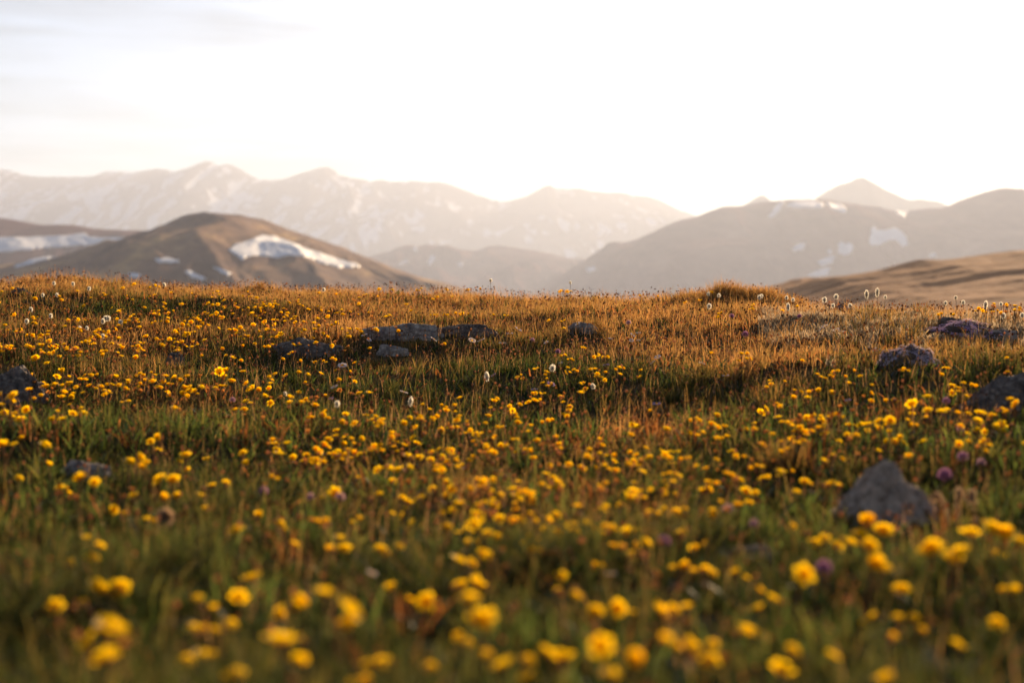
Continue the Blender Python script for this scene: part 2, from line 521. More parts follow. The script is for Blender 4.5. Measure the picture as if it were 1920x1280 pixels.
peak = [(1240, 470), (1340, 412), (1372, 398), (1395, 384), (1408, 376), (1425, 366), (1432, 365), (1438, 369), (1444, 377), (1470, 384), (1500, 386), (1525, 374), (1550, 358), (1575, 345), (1595, 341), (1604, 334), (1614, 332), (1624, 334), (1638, 342), (1660, 355), (1690, 369), (1705, 375), (1725, 373), (1745, 376), (1762, 378), (1775, 384), (1830, 410), (2000, 430), (2200, 470)]
S = ridge_surface(peak, 5400, 1600, -260, 1.0, 120, 600, 14, 300, 90, skyl=.5)
far2 = hill('far_peak', S, m_far, 'pale lone pyramid peak rising behind the broad purple ridge', 'mountain')
at = far2.data.attributes.new('snow', 'FLOAT', 'POINT')
at.data.foreach_set('value', np.zeros(len(far2.data.vertices), np.float32))

m_slope = land_mat('purple_brown_slope', [(.13, .066, .062), (.20, .105, .092), (.27, .155, .13)], .011, (1, .4, 1.6))
mid = [(560, 560), (640, 520), (690, 482), (705, 479), (730, 472), (752, 463), (765, 460), (790, 463), (815, 463), (835, 460), (850, 463), (868, 469), (895, 469), (915, 463), (930, 462), (970, 466), (1010, 471), (1035, 477), (1060, 485), (1080, 489), (1110, 488), (1160, 500), (1240, 540), (1300, 600)]
S = ridge_surface(mid, 4300, 1500, -170, 1.25, 60, 260, 24, 300, 90, skyl=.8)
midh = hill('low_ridge', S, m_slope, 'low hazy ridge with small snow spots between the rounded hill and broad ridge', 'ridge')
right = [(940, 590), (1040, 520), (1095, 489), (1110, 478), (1128, 466), (1140, 454), (1155, 453), (1170, 455), (1190, 450), (1225, 435), (1255, 421), (1280, 413), (1300, 408), (1320, 400), (1355, 387), (1395, 386), (1420, 380), (1450, 377), (1480, 375), (1540, 375), (1580, 379), (1625, 386), (1650, 388), (1668, 394), (1690, 397), (1720, 393), (1745, 391), (1765, 391), (1800, 379), (1830, 366), (1855, 357), (1875, 353), (1900, 354), (1940, 356), (2050, 362), (2200, 380), (2500, 440)]
S = ridge_surface(right, 3400, 1300, -170, 1.3, 45, 330, 34, 420, 110, skyl=.7, Dvar=.06)
righth = hill('broad_ridge', S, m_slope, 'broad purple brown ridge with scattered snow patches beyond the crest', 'ridge')
bl = [(-420, 420), (-200, 404), (-60, 403), (0, 409), (20, 411), (45, 416), (80, 422), (110, 421), (140, 422), (180, 429), (230, 432), (300, 433), (340, 438), (420, 452), (520, 500), (600, 560)]
S = ridge_surface(bl, 1900, 800, -160, 1.35, 14, 150, 44, 300, 90, skyl=.3)
blh = hill('flat_topped_hill', S, m_slope, 'low flat topped hill crossed by a long white snow band behind the rounded hill', 'hill')
m_round = land_mat('turf_slope', [(.06, .034, .03), (.14, .078, .062), (.25, .145, .085), (.62, .39, .165)], .018, (1, .5, 2.2), turf=.6)
rd = [(-360, 540), (-200, 532), (-60, 524), (20, 515), (80, 500), (130, 488), (180, 474), (230, 463), (270, 453), (300, 447), (330, 433), (358, 421), (385, 411), (405, 408), (428, 405), (450, 407), (470, 407), (488, 411), (505, 418), (525, 426), (560, 438), (600, 451), (640, 466), (680, 481), (720, 497), (760, 512), (800, 524), (830, 531), (880, 545), (960, 570), (1060, 610)]
S = ridge_surface(rd, 1150, 560, -130, 1.9, 9, 75, 54, 420, 140, skyl=.25)
rdh = hill('rounded_hill', S, m_round, 'rounded brown hill with a comma shaped snowfield and a golden lit flank', 'hill')
m_tan = land_mat('dry_turf', [(.15, .055, .018), (.30, .12, .04), (.37, .155, .052), (.48, .215, .075)], .16, (.3, 1, 1), bump=.5, turf=.36)
tan = [(1330, 600), (1420, 552), (1490, 527), (1510, 519), (1560, 515), (1620, 508), (1670, 498), (1700, 492), (1740, 490), (1800, 483), (1850, 477), (1900, 472), (1960, 470), (2100, 462), (2300, 458), (2600, 470), (2900, 520)]
S = ridge_surface(tan, 380, 330, -9, .92, 0, 60, 64, 620, 300, skyl=.15)
# low swells and terraces that throw their own shade
Vt = S[0]
Vt[..., 2] += (1.5 * fbm(Vt[..., 0] / 60, Vt[..., 1] / 22, 3, 81) + .5 * fbm(Vt[..., 0] / 25, Vt[..., 1] / 9, 2, 82) + .16 * fbm(Vt[..., 0] / 3.2, Vt[..., 1] / 5.5, 3, 83)) * sstep(60, 140, Vt[..., 1])
for (px_, py_, sx_, sy_, h_) in [(1700, 500, 14, 12, 1.0), (1830, 500, 34, 9, 1.2), (1900, 512, 30, 8, .8)]:
    i = np.argmin(np.abs(960 + FPX * Vt[..., 0] / Vt[..., 1] - px_) / 50 + np.abs(HORIZON - FPX * (Vt[..., 2] - EYE) / Vt[..., 1] - py_) / 8 + (Vt[..., 1] > 381) * 99)
    cx_, cy_ = Vt.reshape(-1, 3)[i, :2]
    Vt[..., 2] += h_ * np.exp(-((Vt[..., 0] - cx_) / sx_) ** 2 - ((Vt[..., 1] - cy_) / sy_) ** 2)
tanh = hill('tan_hill', S, m_tan, 'smooth tan grassy slope glowing in low sun behind the seed heads', 'hill')

SNOW = {
    'r': [[(1440, 408), (1452, 390), (1462, 379), (1470, 379), (1463, 394), (1447, 409)], [(1472, 388), (1490, 378), (1530, 377), (1546, 384), (1538, 391), (1500, 389)],
          [(1550, 381), (1575, 382), (1590, 394), (1588, 399), (1572, 397), (1558, 391)], [(1678, 396), (1702, 397), (1696, 408), (1685, 404)],
          [(1629, 455), (1633, 430), (1638, 424), (1645, 432), (1660, 432), (1675, 427), (1690, 434), (1701, 446), (1703, 460), (1692, 463), (1680, 449), (1668, 450), (1650, 459), (1636, 461)],
          [(1571, 460), (1578, 453), (1586, 458), (1592, 455), (1602, 462), (1597, 473), (1585, 479), (1573, 475)], [(1484, 469), (1497, 457), (1511, 456), (1507, 467), (1490, 472)],
          [(1532, 491), (1550, 483), (1567, 480), (1560, 494), (1540, 498)], [(1512, 518), (1540, 504), (1557, 503), (1553, 516), (1530, 520)], [(1740, 478), (1752, 475), (1756, 481), (1745, 484)],
          [(1550, 470), (1558, 468), (1559, 476), (1551, 477)], [(1098, 503), (1115, 499), (1119, 506), (1103, 511)]],
    'm': [[(801, 492), (806, 482), (814, 479), (816, 485), (806, 498)], [(748, 495), (762, 487), (765, 491), (752, 499)], [(774, 464), (784, 464), (782, 471), (775, 470)], [(858, 493), (868, 491), (867, 499), (859, 499)]],
    'l': [[(428, 469), (440, 459), (470, 450), (490, 441), (515, 443), (540, 452), (580, 468), (640, 487), (668, 495), (674, 500), (640, 502), (600, 492), (575, 482), (545, 479), (520, 484), (495, 479), (475, 479), (460, 483), (453, 490), (445, 482), (433, 472)],
          [(286, 487), (310, 483), (334, 487), (336, 492), (300, 493)], [(346, 507), (360, 511), (386, 522), (378, 526), (355, 517)], [(399, 499), (415, 504), (433, 513), (425, 517), (408, 508)], [(240, 514), (262, 513), (264, 520), (244, 520)],
          [(25, 499), (60, 486), (115, 474), (112, 480), (60, 494), (30, 502)]],
    'b': [[(-90, 447), (0, 445), (60, 445), (120, 442), (160, 436), (167, 445), (200, 446), (250, 445), (262, 449), (240, 458), (180, 459), (140, 461), (100, 464), (40, 470), (0, 472), (-90, 474)]],
}
for key, ho, lift in (('r', righth, 2.5), ('m', midh, 3.0), ('l', rdh, .9), ('b', blh, 1.6)):
    bv = bvh_of(ho)
    for k, poly in enumerate(SNOW[key]):
        snow_patch(ho, bv, poly, 1.3 if key in 'lb' else 1.0, lift, 4.0 if key in 'lb' else 3.2, 7 * k)

# ------------------------------------------------------------------ haze
hz = bmesh.new()
bmesh.ops.create_cube(hz, size=1)
me = bpy.data.meshes.new('haze'); hz.to_mesh(me); hz.free()
haze = link('haze', me)
haze.scale = (30000, 24000, 1200); haze.location = (0, 4000, 200)
tag(haze, 'pale warm haze filling the valleys between meadow and mountains', 'haze', kind='stuff')
mh, t, n, l = new_mat('haze_air')
o = n.new('ShaderNodeOutputMaterial'); pv = n.new('ShaderNodeVolumePrincipled')
pv.inputs['Color'].default_value = (.445, .52, .685, 1)
pv.inputs['Density'].default_value = .000175
pv.inputs['Anisotropy'].default_value = .36
l.new(pv.outputs[0], o.inputs['Volume'])
me.materials.append(mh)


# ------------------------------------------------------------------ rocks
LAND = []                                     # landmarks for the labels: words, px, py, reach
ROCKS = []                                    # footprints: x, y, rx, ry
m_rock = rock_mat('grey_lichen_rock', (.46, .38, .31), (.15, .12, .105), (.66, .56, .46), 34.0)
m_rockw = rock_mat('warm_grey_rock', (.72, .54, .40), (.28, .20, .15), (.88, .72, .56), 46.0)
m_rockd = rock_mat('dark_rock', (.25, .195, .155), (.065, .054, .048), (.42, .35, .28), 34.0)
m_rockb = rock_mat('rusty_rock', (.2, .13, .095), (.06, .042, .035), (.34, .27, .21), 30.0)

def make_rock(px, py, wpx, hpx, mat, label, land=None, depth=.6, seed=1, flat=.0, tilt=0.0, peak=None, ncut=22, sink=.35):
    """an angular stone cut by random planes, then roughened; its foot sits in the turf at the pixel px, py"""
    x, y, z = hit(px, py, 0.0)
    W = wpx * y / FPX; H = hpx * y / FPX; D = W * depth
    rnd = random.Random(seed)
    bm = bmesh.new()
    bmesh.ops.create_icosphere(bm, subdivisions=5, radius=1)
    planes = []
    for k in range(ncut):
        nrm = Vector((rnd.gauss(0, 1), rnd.gauss(0, 1), rnd.gauss(0, .8))).normalized()
        planes.append((nrm, rnd.uniform(.62, .95)))
    planes.append((Vector((rnd.uniform(-.12, .12) + tilt, rnd.uniform(-.15, .15), 1)).normalized(), .6 + .35 * (1 - flat)))
    for v in bm.verts:
        d = v.co.normalized(); r = 1.0
        for nrm, q in planes:
            c = d.dot(nrm)
            if c > .05: r = min(r, q / c)
        p = d * r
        if peak:                                   # a blocky stone with a profile of its own
            e = 3.2
            q = (abs(d.x) ** e + abs(d.y) ** e + abs(d.z) ** e) ** (-1 / e)
            p = d * (.8 * q + .2 * r)
            hx = float(np.interp(p.x, [-1.1, -.87, -.7, -.45, -.3, .15, .27, .38, .52, .8, .95, 1.1], [.3, .45, .66, .92, 1.05, 1.05, .93, .74, .80, .74, .55, .2]))
            if p.z > 0: p.z *= hx * 1.12
            p.y *= 1 - .3 * max(0, p.z)
        nn = mnoise.fractal(d * 2.2 + Vector((seed * 3.1, 0, 0)), 1.0, 2.0, 5) * .15
        if peak: nn += .16 * mnoise.fractal(d * 1.7 + Vector((4.2, 1.3, .7)), 1.0, 2.0, 3) - .10 * abs(mnoise.fractal(d * 3.1, 1.0, 2.0, 3))
        nn += abs(mnoise.fractal(d * 5 + Vector((0, seed * 1.7, 0)), 1.0, 2.0, 5)) * -.11 + mnoise.fractal(d * 14, 1.0, 2.0, 4) * .03
        p = p * (1 + nn)
        v.co = (p.x * W * .55, p.y * D * .55, p.z * H * (.95 if not peak else .9) + 0)
    zmin = -H * sink
    for v in bm.verts:
        if v.co.z < zmin: v.co.z = zmin + (v.co.z - zmin) * .2
    me = bpy.data.meshes.new('rock'); bm.to_mesh(me); bm.free()
    o = link('rock', me, mat)
    o.location = (x, y + D * .42, z)
    o.rotation_euler = (0, tilt * .3, 0)
    tag(o, label, 'rock', 'rocks lying in the meadow turf')
    ROCKS.append((x, y + D * .42, W * .5, D * .5))
    if land: LAND.append((land, px, py - hpx * .5, max(60, wpx * .55)))
    return o

make_rock(755, 642, 165, 44, m_rock, 'long flat pale grey lichen rock in the middle of the meadow', 'the long flat pale rock', .5, 3, .5, -.05)
make_rock(878, 634, 140, 36, m_rockb, 'flat brown rock lying end to end with the long pale rock', 'the flat brown rock', .5, 5, .6, .06)
make_rock(572, 674, 150, 48, m_rockd, 'dark jagged flat rock in shade below the left flower drift', 'the dark flat rock', .5, 8, .4)
make_rock(325, 690, 48, 30, m_rockd, 'small rounded dark stone half sunk behind the yellow flower bank', 'the small dark stone', .8, 11, .1)
make_rock(8, 762, 165, 92, m_rockd, 'large dark blurred rock cut off by the left edge', 'the dark rock at the left edge', .7, 14, .3, .25)
make_rock(1672, 985, 168, 108, m_rockw, 'pointed grey boulder standing among blurred flowers at lower right', 'the pointed grey boulder', .7, 21, 0, 0, 1, 14)
make_rock(1905, 772, 190, 82, m_rockd, 'dark grey angular rock cut off by the right edge', 'the dark rock at the right edge', .6, 25, .5, -.1)
make_rock(150, 905, 110, 52, m_rock, 'low blurred grey stone between yellow flowers at left', 'the low grey stone', .7, 31, .3)
make_rock(1395, 1060, 175, 42, m_rockd, 'low dark blurred rock under orange flowers left of the pointed boulder', 'the low dark rock', .6, 35, .7)
make_rock(735, 672, 75, 32, m_rock, 'small tilted grey stone in grass below the long pale rock', 'the tilted grey stone', .6, 38, .3, -.3)
make_rock(1685, 600, 95, 26, m_rockb, 'reddish brown flat rock beside the dark spiky tuft on the right crest', 'the reddish rock', .5, 41, .4)
make_rock(1785, 622, 70, 30, m_rockd, 'dark wedge rock behind the large lavender cushion', None, .6, 45, .2, .2)
make_rock(32, 553, 48, 16, m_rockd, 'dark stone on the crest near the left edge of the meadow', 'the dark crest stone', .6, 48, .2)
make_rock(1885, 640, 70, 24, m_rock, 'small grey stone near the right edge below the lavender cushion', None, .6, 52, .3)
make_rock(1845, 592, 50, 14, m_rock, 'small flat pale stone on the right crest under a beaded stalk', None, .6, 55, .5)
make_rock(1095, 628, 70, 26, m_rock, 'grey stone tucked under a dry grass tussock right of centre', 'the grassy grey stone', .6, 58, .3)
RK = np.array(ROCKS)

def rock_clear(x, y, grow=1.0):
    """0 inside a rock's footprint, 1 outside"""
    m = np.ones(np.shape(x))
    for rx, ry, a, b in RK:
        m = np.where(((x - rx) / (a * grow)) ** 2 + ((y - ry) / (b * grow)) ** 2 < 1, 0, m)
    return m

def rock_front(x, y):
    """1 normally, lower for plants that stand just before a rock"""
    m = np.ones(np.shape(x))
    for rx, ry, a, b in RK:
        dx = np.abs(x - rx * y / ry) / (a * 1.05); dy = (ry - b) - y
        m = np.where((dx < 1) & (dy > -b * .6) & (dy < .38), .62, m)
    return m

# ------------------------------------------------------------------ grass
def to_px(x, y, z):
    return 960 + FPX * x / y, HORIZON - FPX * (z - EYE) / y

GREEN = np.array([.050, .070, .015]); DEEP = np.array([.014, .028, .011]); OLIVE = np.array([.11, .105, .022])  # DEEP is a dark green that also paints the shadowed gaps between blades
STRAW = np.array([.58, .32, .095]); RUST = np.array([.36, .13, .035]); SILVER = np.array([.42, .34, .22])
DRY_SHADE = [  # px, py, sx, sy, weight: dry or lush turf; negative weights also paint shaded hollows and banks darker
    (1200, 640, 260, 40, .5), (1180, 800, 120, 40, .55), (1400, 660, 160, 50, .45), (760, 690, 120, 25, .3), (200, 640, 260, 30, .35), (640, 620, 120, 25, .5),
    (950, 720, 160, 35, -.55), (250, 590, 180, 16, -.5), (100, 850, 200, 60, -.5), (1460, 870, 70, 40, -.6), (700, 760, 120, 40, -.5), (1080, 790, 80, 30, -.4), (1850, 900, 130, 60, -.6),
    (300, 900, 200, 60, -.3), (70, 680, 120, 18, -.6), (560, 700, 150, 25, -.45), (1500, 640, 120, 18, -.25), (1250, 1150, 400, 100, -.3), (150, 1100, 300, 150, -.4),
    (1180, 1000, 200, 50, .3), (930, 960, 120, 50, .35), (1800, 780, 100, 40, .3), (300, 780, 120, 30, .2),
]
def dryness_shade(x, y, z):
    yy = np.maximum(y, .3)
    px, py = to_px(x, yy, z)
    d = .12 + .58 * sstep(5.0, 7.0, np.hypot(x, y) * 7.2 / np.interp(px, CR_PX, CR_D)) + .46 * fbm(x * 1.9, y * 1.5, 4, 91) + .16 * sstep(2.0, 4.5, y) - .26 * (1 - sstep(1.3, 3.0, y)) - .03  # lower near the camera: foreground shade painted in as darker green
    for a, b, sa, sb, wt in DRY_SHADE:
        d = d + 1.35 * wt * np.exp(-((px - a) / sa) ** 2 - ((py - b) / sb) ** 2)
    return np.clip(d, 0, 1)

def scatter(n, half, rmin, rmax, power=1.0):
    if power == 'side':                            # to both sides of the view and a little behind it
        x = RNG.uniform(-5.5, 5.5, n); y = RNG.uniform(-1.5, 7.5, n)
        ok = (np.abs(x) > .50 * y - .05) & (np.hypot(x, y) > .5) & (G(x, y) > -.1) & (np.hypot(x, y) < 7.6)
        return x[ok], y[ok]
    """points of the meadow in a fan before the camera, with room for a step to either side"""
    a = RNG.uniform(-half, half, n); r = np.sqrt(RNG.uniform(rmin ** 2, rmax ** 2, n)) if power == 1 else rmin + (rmax - rmin) * RNG.uniform(0, 1, n) ** power
    x = r * np.sin(a) + RNG.uniform(-.4, .4, n); y = r * np.cos(a)
    pxe = 960 + FPX * np.tan(np.clip(np.arctan2(x, y), -.62, .62))
    s = np.hypot(x, y) / np.interp(pxe, CR_PX, CR_D)
    ok = (s < 1.2) & (rock_clear(x, y, .8) > 0) & (np.hypot(x, y) > .45)
    return x[ok], y[ok]

def clump_grass(nclump, per, half, rmin, rmax, name, label, power=1.0, hscale=1.0):
    cx, cy = scatter(nclump, half, rmin, rmax, power)
    n = len(cx)
    cz = G(cx, cy)
    dry = np.clip(dryness_shade(cx, cy, cz) + RNG.normal(0, .12, n), 0, 1)
    rad = RNG.uniform(.010, .042, n)
    tall = .72 + .95 * fbm(cx * 2.6, cy * 2.3, 4, 23) + RNG.normal(0, .2, n)
    tall = np.clip(tall, .25, 1.7) * (.050 + .016 * (1 - sstep(1.0, 3.0, cy))) * hscale * rock_front(cx, cy)
    k = np.repeat(np.arange(n), per)
    N = len(k)
    an = RNG.uniform(0, 2 * math.pi, N); q = np.sqrt(RNG.uniform(0, 1, N))
    x = cx[k] + rad[k] * q * np.cos(an); y = cy[k] + rad[k] * q * np.sin(an)
    P = np.stack([x, y, G(x, y) - .002], 1)
    H = tall[k] * RNG.uniform(.55, 1.2, N)
    lean = np.clip(.14 + .5 * q + RNG.normal(0, .34, N), 0, 1.3)
    W = RNG.uniform(.0011, .0026, N) * (1 + .25 * (1 - dry[k]))
    dk = np.clip(dry[k] + RNG.normal(0, .14, N), 0, 1)[:, None]
    c = np.where(dk < .45, GREEN + (OLIVE - GREEN) * (dk / .45), OLIVE + (STRAW - OLIVE) * ((dk - .45) / .55))
    c = c + (RUST - c) * (RNG.uniform(0, 1, (N, 1)) ** 2.2) * .75 * sstep(.25, .6, dk)
    c = c + (DEEP - c) * (RNG.uniform(0, 1, (N, 1)) ** 1.6) * (1 - sstep(.2, .5, dk))
    c = c * RNG.uniform(.75, 1.25, (N, 1))
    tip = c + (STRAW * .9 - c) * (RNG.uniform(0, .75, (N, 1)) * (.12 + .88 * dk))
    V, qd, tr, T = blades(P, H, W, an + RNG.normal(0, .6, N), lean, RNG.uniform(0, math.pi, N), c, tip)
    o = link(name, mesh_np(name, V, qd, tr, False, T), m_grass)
    return tag(o, label, 'grass', kind='stuff')

m_grass = leaf_mat('grass_blade', transl=.62, attr='tint')
clump_grass(9000, 34, math.radians(29), .5, 9.4, 'grass', 'dry golden and green tundra grass covering the whole meadow')
g2 = clump_grass(2600, 26, math.radians(27), .5, 3.0, 'near_grass', 'dark green blurred grass nearest to the camera', hscale=1.0)
g3 = clump_grass(22000, 15, 0, 0, 0, 'side_grass', 'tundra grass continuing beyond both edges of the meadow', power='side')

# long thin arching blades
x, y = scatter(36000, math.radians(28), .5, 9.0)
N = len(x); z = G(x, y); dr = np.clip(dryness_shade(x, y, z) + RNG.normal(.10, .24, N), 0, 1)[:, None]
col = (GREEN * 1.3 + (STRAW * 1.05 - GREEN * 1.3) * dr) * RNG.uniform(.6, 1.15, (N, 1)); col = col + (RUST - col) * RNG.uniform(0, .6, (N, 1)) * dr
V, qd, tr, T = blades(np.stack([x, y, z - .002], 1), RNG.uniform(.05, .098, N) * rock_front(x, y), RNG.uniform(.0008, .0015, N), RNG.uniform(0, 6.28, N), np.clip(RNG.normal(.45, .3, N), .05, 1.2),
                      RNG.uniform(0, 3.14, N), col, col * 1.1, 2.2)
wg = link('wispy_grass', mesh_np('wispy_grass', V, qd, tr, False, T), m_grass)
tag(wg, 'long thin arching dry grass blades standing above the turf', 'grass', kind='stuff')

# coarse leaves and reddish stalks in the near turf, in clumps with gaps between
cx, cy = scatter(900, math.radians(30), .6, 3.6)
kp = fbm(cx * 2.6, cy * 2.6, 2, 131) > -.08
cx, cy = cx[kp], cy[kp]
k = np.repeat(np.arange(len(cx)), 13); N = len(k)
x = cx[k] + RNG.normal(0, .014, N); y = cy[k] + RNG.normal(0, .014, N); an = np.arctan2(y - cy[k], x - cx[k])
kind_ = RNG.uniform(0, 1, (len(cx), 1))[k]
col = np.where(kind_ < .62, GREEN * 1.5, np.where(kind_ < .86, OLIVE * 1.2, RUST * .5)) * RNG.uniform(.6, 1.3, (N, 1))
V, qd, tr, T = blades(np.stack([x, y, G(x, y) - .002], 1), RNG.uniform(.035, .082, N) * rock_front(x, y), RNG.uniform(.0025, .0062, N), an, np.clip(RNG.normal(.45, .28, N), .05, 1.2), RNG.uniform(0, 3.14, N), col * .8, col * 1.15, 1.6)
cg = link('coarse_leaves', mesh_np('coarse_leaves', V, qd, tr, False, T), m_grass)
tag(cg, 'coarse green and reddish leaves and stalks in clumps through the blurred near turf', 'ground cover', kind='stuff')

# small leaves close to the soil
x, y = scatter(46000, math.radians(28), .5, 8.8)
N = len(x); z = G(x, y); dr = dryness_shade(x, y, z)[:, None]
col = np.where(RNG.uniform(0, 1, (N, 1)) < .1 + .5 * dr, RUST * .8, np.where(RNG.uniform(0, 1, (N, 1)) < .5, DEEP * 1.2, GREEN)) * RNG.uniform(.6, 1.3, (N, 1))
V, qd, tr, T = blades(np.stack([x, y, z - .002], 1), RNG.uniform(.018, .042, N) * rock_front(x, y), RNG.uniform(.004, .0085, N), RNG.uniform(0, 6.28, N), RNG.uniform(.3, 1.1, N),
                      RNG.uniform(0, 3.14, N), col, col * 1.15, 1.4)
lv = link('leafy_ground_cover', mesh_np('leafy_ground_cover', V, qd, tr, False, T), m_grass)
tag(lv, 'low green and reddish leaves growing close to the soil between the grass', 'ground cover', kind='stuff')

# silvery leaves on the right crest
a = RNG.uniform(1430, 1990, 1500); b = RNG.normal(606, 20, 1500)
pts = [hit(p, q, .01) for p, q in zip(a[:1100], b[:1100])]
pts = np.array([p for p in pts if p[1] < 8])
k = np.repeat(np.arange(len(pts)), 16); N = len(k)
x = pts[k, 0] + RNG.normal(0, .012, N); y = pts[k, 1] + RNG.normal(0, .012, N)
col = SILVER * RNG.uniform(.6, 1.15, (N, 1)) + (RUST * .5 - SILVER * .3) * (RNG.uniform(0, 1, (N, 1)) ** 3)
V, qd, tr, T = blades(np.stack([x, y, G(x, y)], 1), RNG.uniform(.02, .05, N) * rock_front(x, y), RNG.uniform(.002, .0045, N), RNG.uniform(0, 6.28, N), RNG.uniform(.1, .9, N), RNG.uniform(0, 3.14, N), col, col * 1.1)
sv = link('silvery_ground_cover', mesh_np('silvery_ground_cover', V, qd, tr, False, T), m_grass)
tag(sv, 'pale silvery woolly leaves covering the right crest around the lavender cushions', 'ground cover', kind='stuff')

# dry stems with small brown heads
def dry_stems(n, half, rmin, rmax, hmin, hmax, wsel=None):
    x, y = scatter(n, half, rmin, rmax)
    if wsel is not None:
        z = G(x, y); kp = RNG.uniform(0, 1, len(x)) < wsel(x, y, z); x, y = x[kp], y[kp]
    return x, y
def wst(x, y, z):
    px, py = to_px(x, y, z + .05)
    f = .35 + .5 * np.exp(-((px - 200) / 330) ** 2 - ((py - 635) / 45) ** 2) + .35 * np.exp(-((px - 1100) / 500) ** 2 - ((py - 640) / 60) ** 2) + .3 * np.exp(-((px - 950) / 300) ** 2 - ((py - 960) / 120) ** 2)
    f = f * (.45 + .55 * sstep(.9, 2.6, y))
    return f * (.6 + 1.2 * np.clip(fbm(x * 2.2, y * 2.2, 2, 61) + .2, 0, 1))
x, y = dry_stems(34000, math.radians(29), .7, 8.6, .05, .1, wst)
N = len(x); z = G(x, y)
H = RNG.uniform(.042, .078, N) * (.6 + .4 * rock_front(x, y)); az = RNG.uniform(0, 6.28, N); ln = RNG.uniform(.02, .35, N)
sc_ = np.array([.44, .24, .10]) * RNG.uniform(.5, 1.2, (N, 1))
V, qd, tr, T = blades(np.stack([x, y, z], 1), H, np.full(N, .0011), az, ln, RNG.uniform(0, 3.14, N), sc_, sc_)
tipx = x + np.cos(az) * H * ln; tipy = y + np.sin(az) * H * ln; tipz = z + H * (1 - .35 * ln)
hd = np.array([[0, 0, 1.2], [1, 0, 0], [0, 1, 0], [-1, 0, 0], [0, -1, 0], [0, 0, -1.0]])
hf = np.array([[0, 1, 2], [0, 2, 3], [0, 3, 4], [0, 4, 1], [5, 2, 1], [5, 3, 2], [5, 4, 3], [5, 1, 4]])
hs = RNG.uniform(.0018, .0046, N)
HV = hd[None] * hs[:, None, None] * RNG.uniform(.7, 1.3, (N, 6, 1)) + np.stack([tipx, tipy, tipz], 1)[:, None, :]
HC = np.where(RNG.uniform(0, 1, (N, 1)) < .45, np.array([[.20, .075, .03]]), np.array([[.62, .34, .16]])) * RNG.uniform(.6, 1.2, (N, 1))
HT = np.repeat(HC[:, None, :], 6, 1).reshape(-1, 3)
nv = len(V)
allV = np.concatenate([V, HV.reshape(-1, 3)]); allT = np.concatenate([T, HT])
htri = (hf[None] + (np.arange(N) * 6)[:, None, None] + nv).reshape(-1, 3)
ds = link('dry_stems', mesh_np('dry_stems', allV, qd, np.concatenate([tr, htri]), False, allT), m_grass)
tag(ds, 'thin dry stems with small brown seed heads scattered through the grass', 'dry stems', kind='stuff')

# tall grass hummock and small upright tuft on the crest
def tuft(name, label, spots, per, h, spread, mixr, wscale=1.0, world=False):
    bx, by, bz = [], [], []
    root = None
    ks = []
    for (px, py) in spots:
        x, y, z = (px, py, float(G(px, py))) if world else hit(px, py, 0)
        ks.append((x, y, z))
    ks = np.array(ks)
    k = np.repeat(np.arange(len(ks)), per); N = len(k)
    an = RNG.uniform(0, 6.28, N); q = np.sqrt(RNG.uniform(0, 1, N))
    x = ks[k, 0] + spread * q * np.cos(an); y = ks[k, 1] + spread * q * np.sin(an)
    P = np.stack([x, y, G(x, y) - .003], 1)
    H = h * RNG.uniform(.4, 1.1, N) * np.clip(1 + .9 * pnoise(ks[k, 0] * 11, ks[k, 1] * 9, 3), .4, 1.6)
    c = (GREEN * 1.2 + (STRAW - GREEN * 1.2) * RNG.uniform(mixr[0], mixr[1], (N, 1))); c = c + (RUST - c) * RNG.uniform(0, .6, (N, 1))
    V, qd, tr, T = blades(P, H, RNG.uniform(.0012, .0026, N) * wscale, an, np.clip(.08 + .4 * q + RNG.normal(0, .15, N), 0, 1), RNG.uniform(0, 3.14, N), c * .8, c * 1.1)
    o0 = ks.mean(0)
    o = link(name, mesh_np(name, V - o0, qd, tr, False, T), m_grass)
    o.location = o0
    return tag(o, label, 'grass tuft')
hum = [((p - 960) / FPX * 6.5, 6.5 + RNG.uniform(-.12, .12)) for p in np.linspace(1285, 1500, 60)]
tuft('grass_hummock', 'wide golden grass hummock standing taller than the crest right of centre', hum, 100, .07, .045, (.4, 1), 1.0, True)
tuft('grass_tuft', 'small upright straw tuft on a dark knob of the crest above the rounded hill slope', [(-1.30, 7.28), (-1.285, 7.28)], 70, .085, .012, (.5, 1), 1.0, True)
tuft('spiky_tuft', 'dark green spiky tuft on the right crest beside the reddish rock', [(1715, 592), (1722, 594), (1730, 596)], 40, .06, .02, (0, .2), 1.3)
tuft('dry_tussock', 'tangled dry grass tussock over a grey stone right of centre', [(1108, 622), (1118, 620), (1130, 624), (1140, 626)], 70, .06, .03, (.5, 1))
tuft('green_tuft', 'tall lush green tuft among orange stems right of centre', [(1445, 890), (1460, 893), (1478, 896)], 90, .085, .03, (0, .25), 1.5)

# ------------------------------------------------------------------ flowers: the kinds
m_petal = leaf_mat('yellow_petal', (1.0, .60, .004), .7)
m_center = leaf_mat('golden_flower_center', (1.0, .55, .006), .55)
m_wither = leaf_mat('withered_petal', (.52, .20, .04), .4)
m_stem = leaf_mat('flower_stem', (.30, .17, .075), .35)
m_leaf = leaf_mat('flower_leaf', (.05, .075, .022), .45)
m_white = leaf_mat('white_petal', (.78, .70, .70), .4)
m_lilac = leaf_mat('lilac_petal', (.50, .38, .62), .4)
m_clover = leaf_mat('purple_floret', (.44, .22, .36), .45)
m_pinkish = leaf_mat('pale_pink_floret', (.62, .40, .44), .4)
m_fluff = leaf_mat('pale_fluff', (.95, .86, .74), .7)
m_seedcore = leaf_mat('brown_seed_core', (.42, .27, .17), .3)
m_fuzz = leaf_mat('woolly_stalk', (.50, .34, .2), .5)

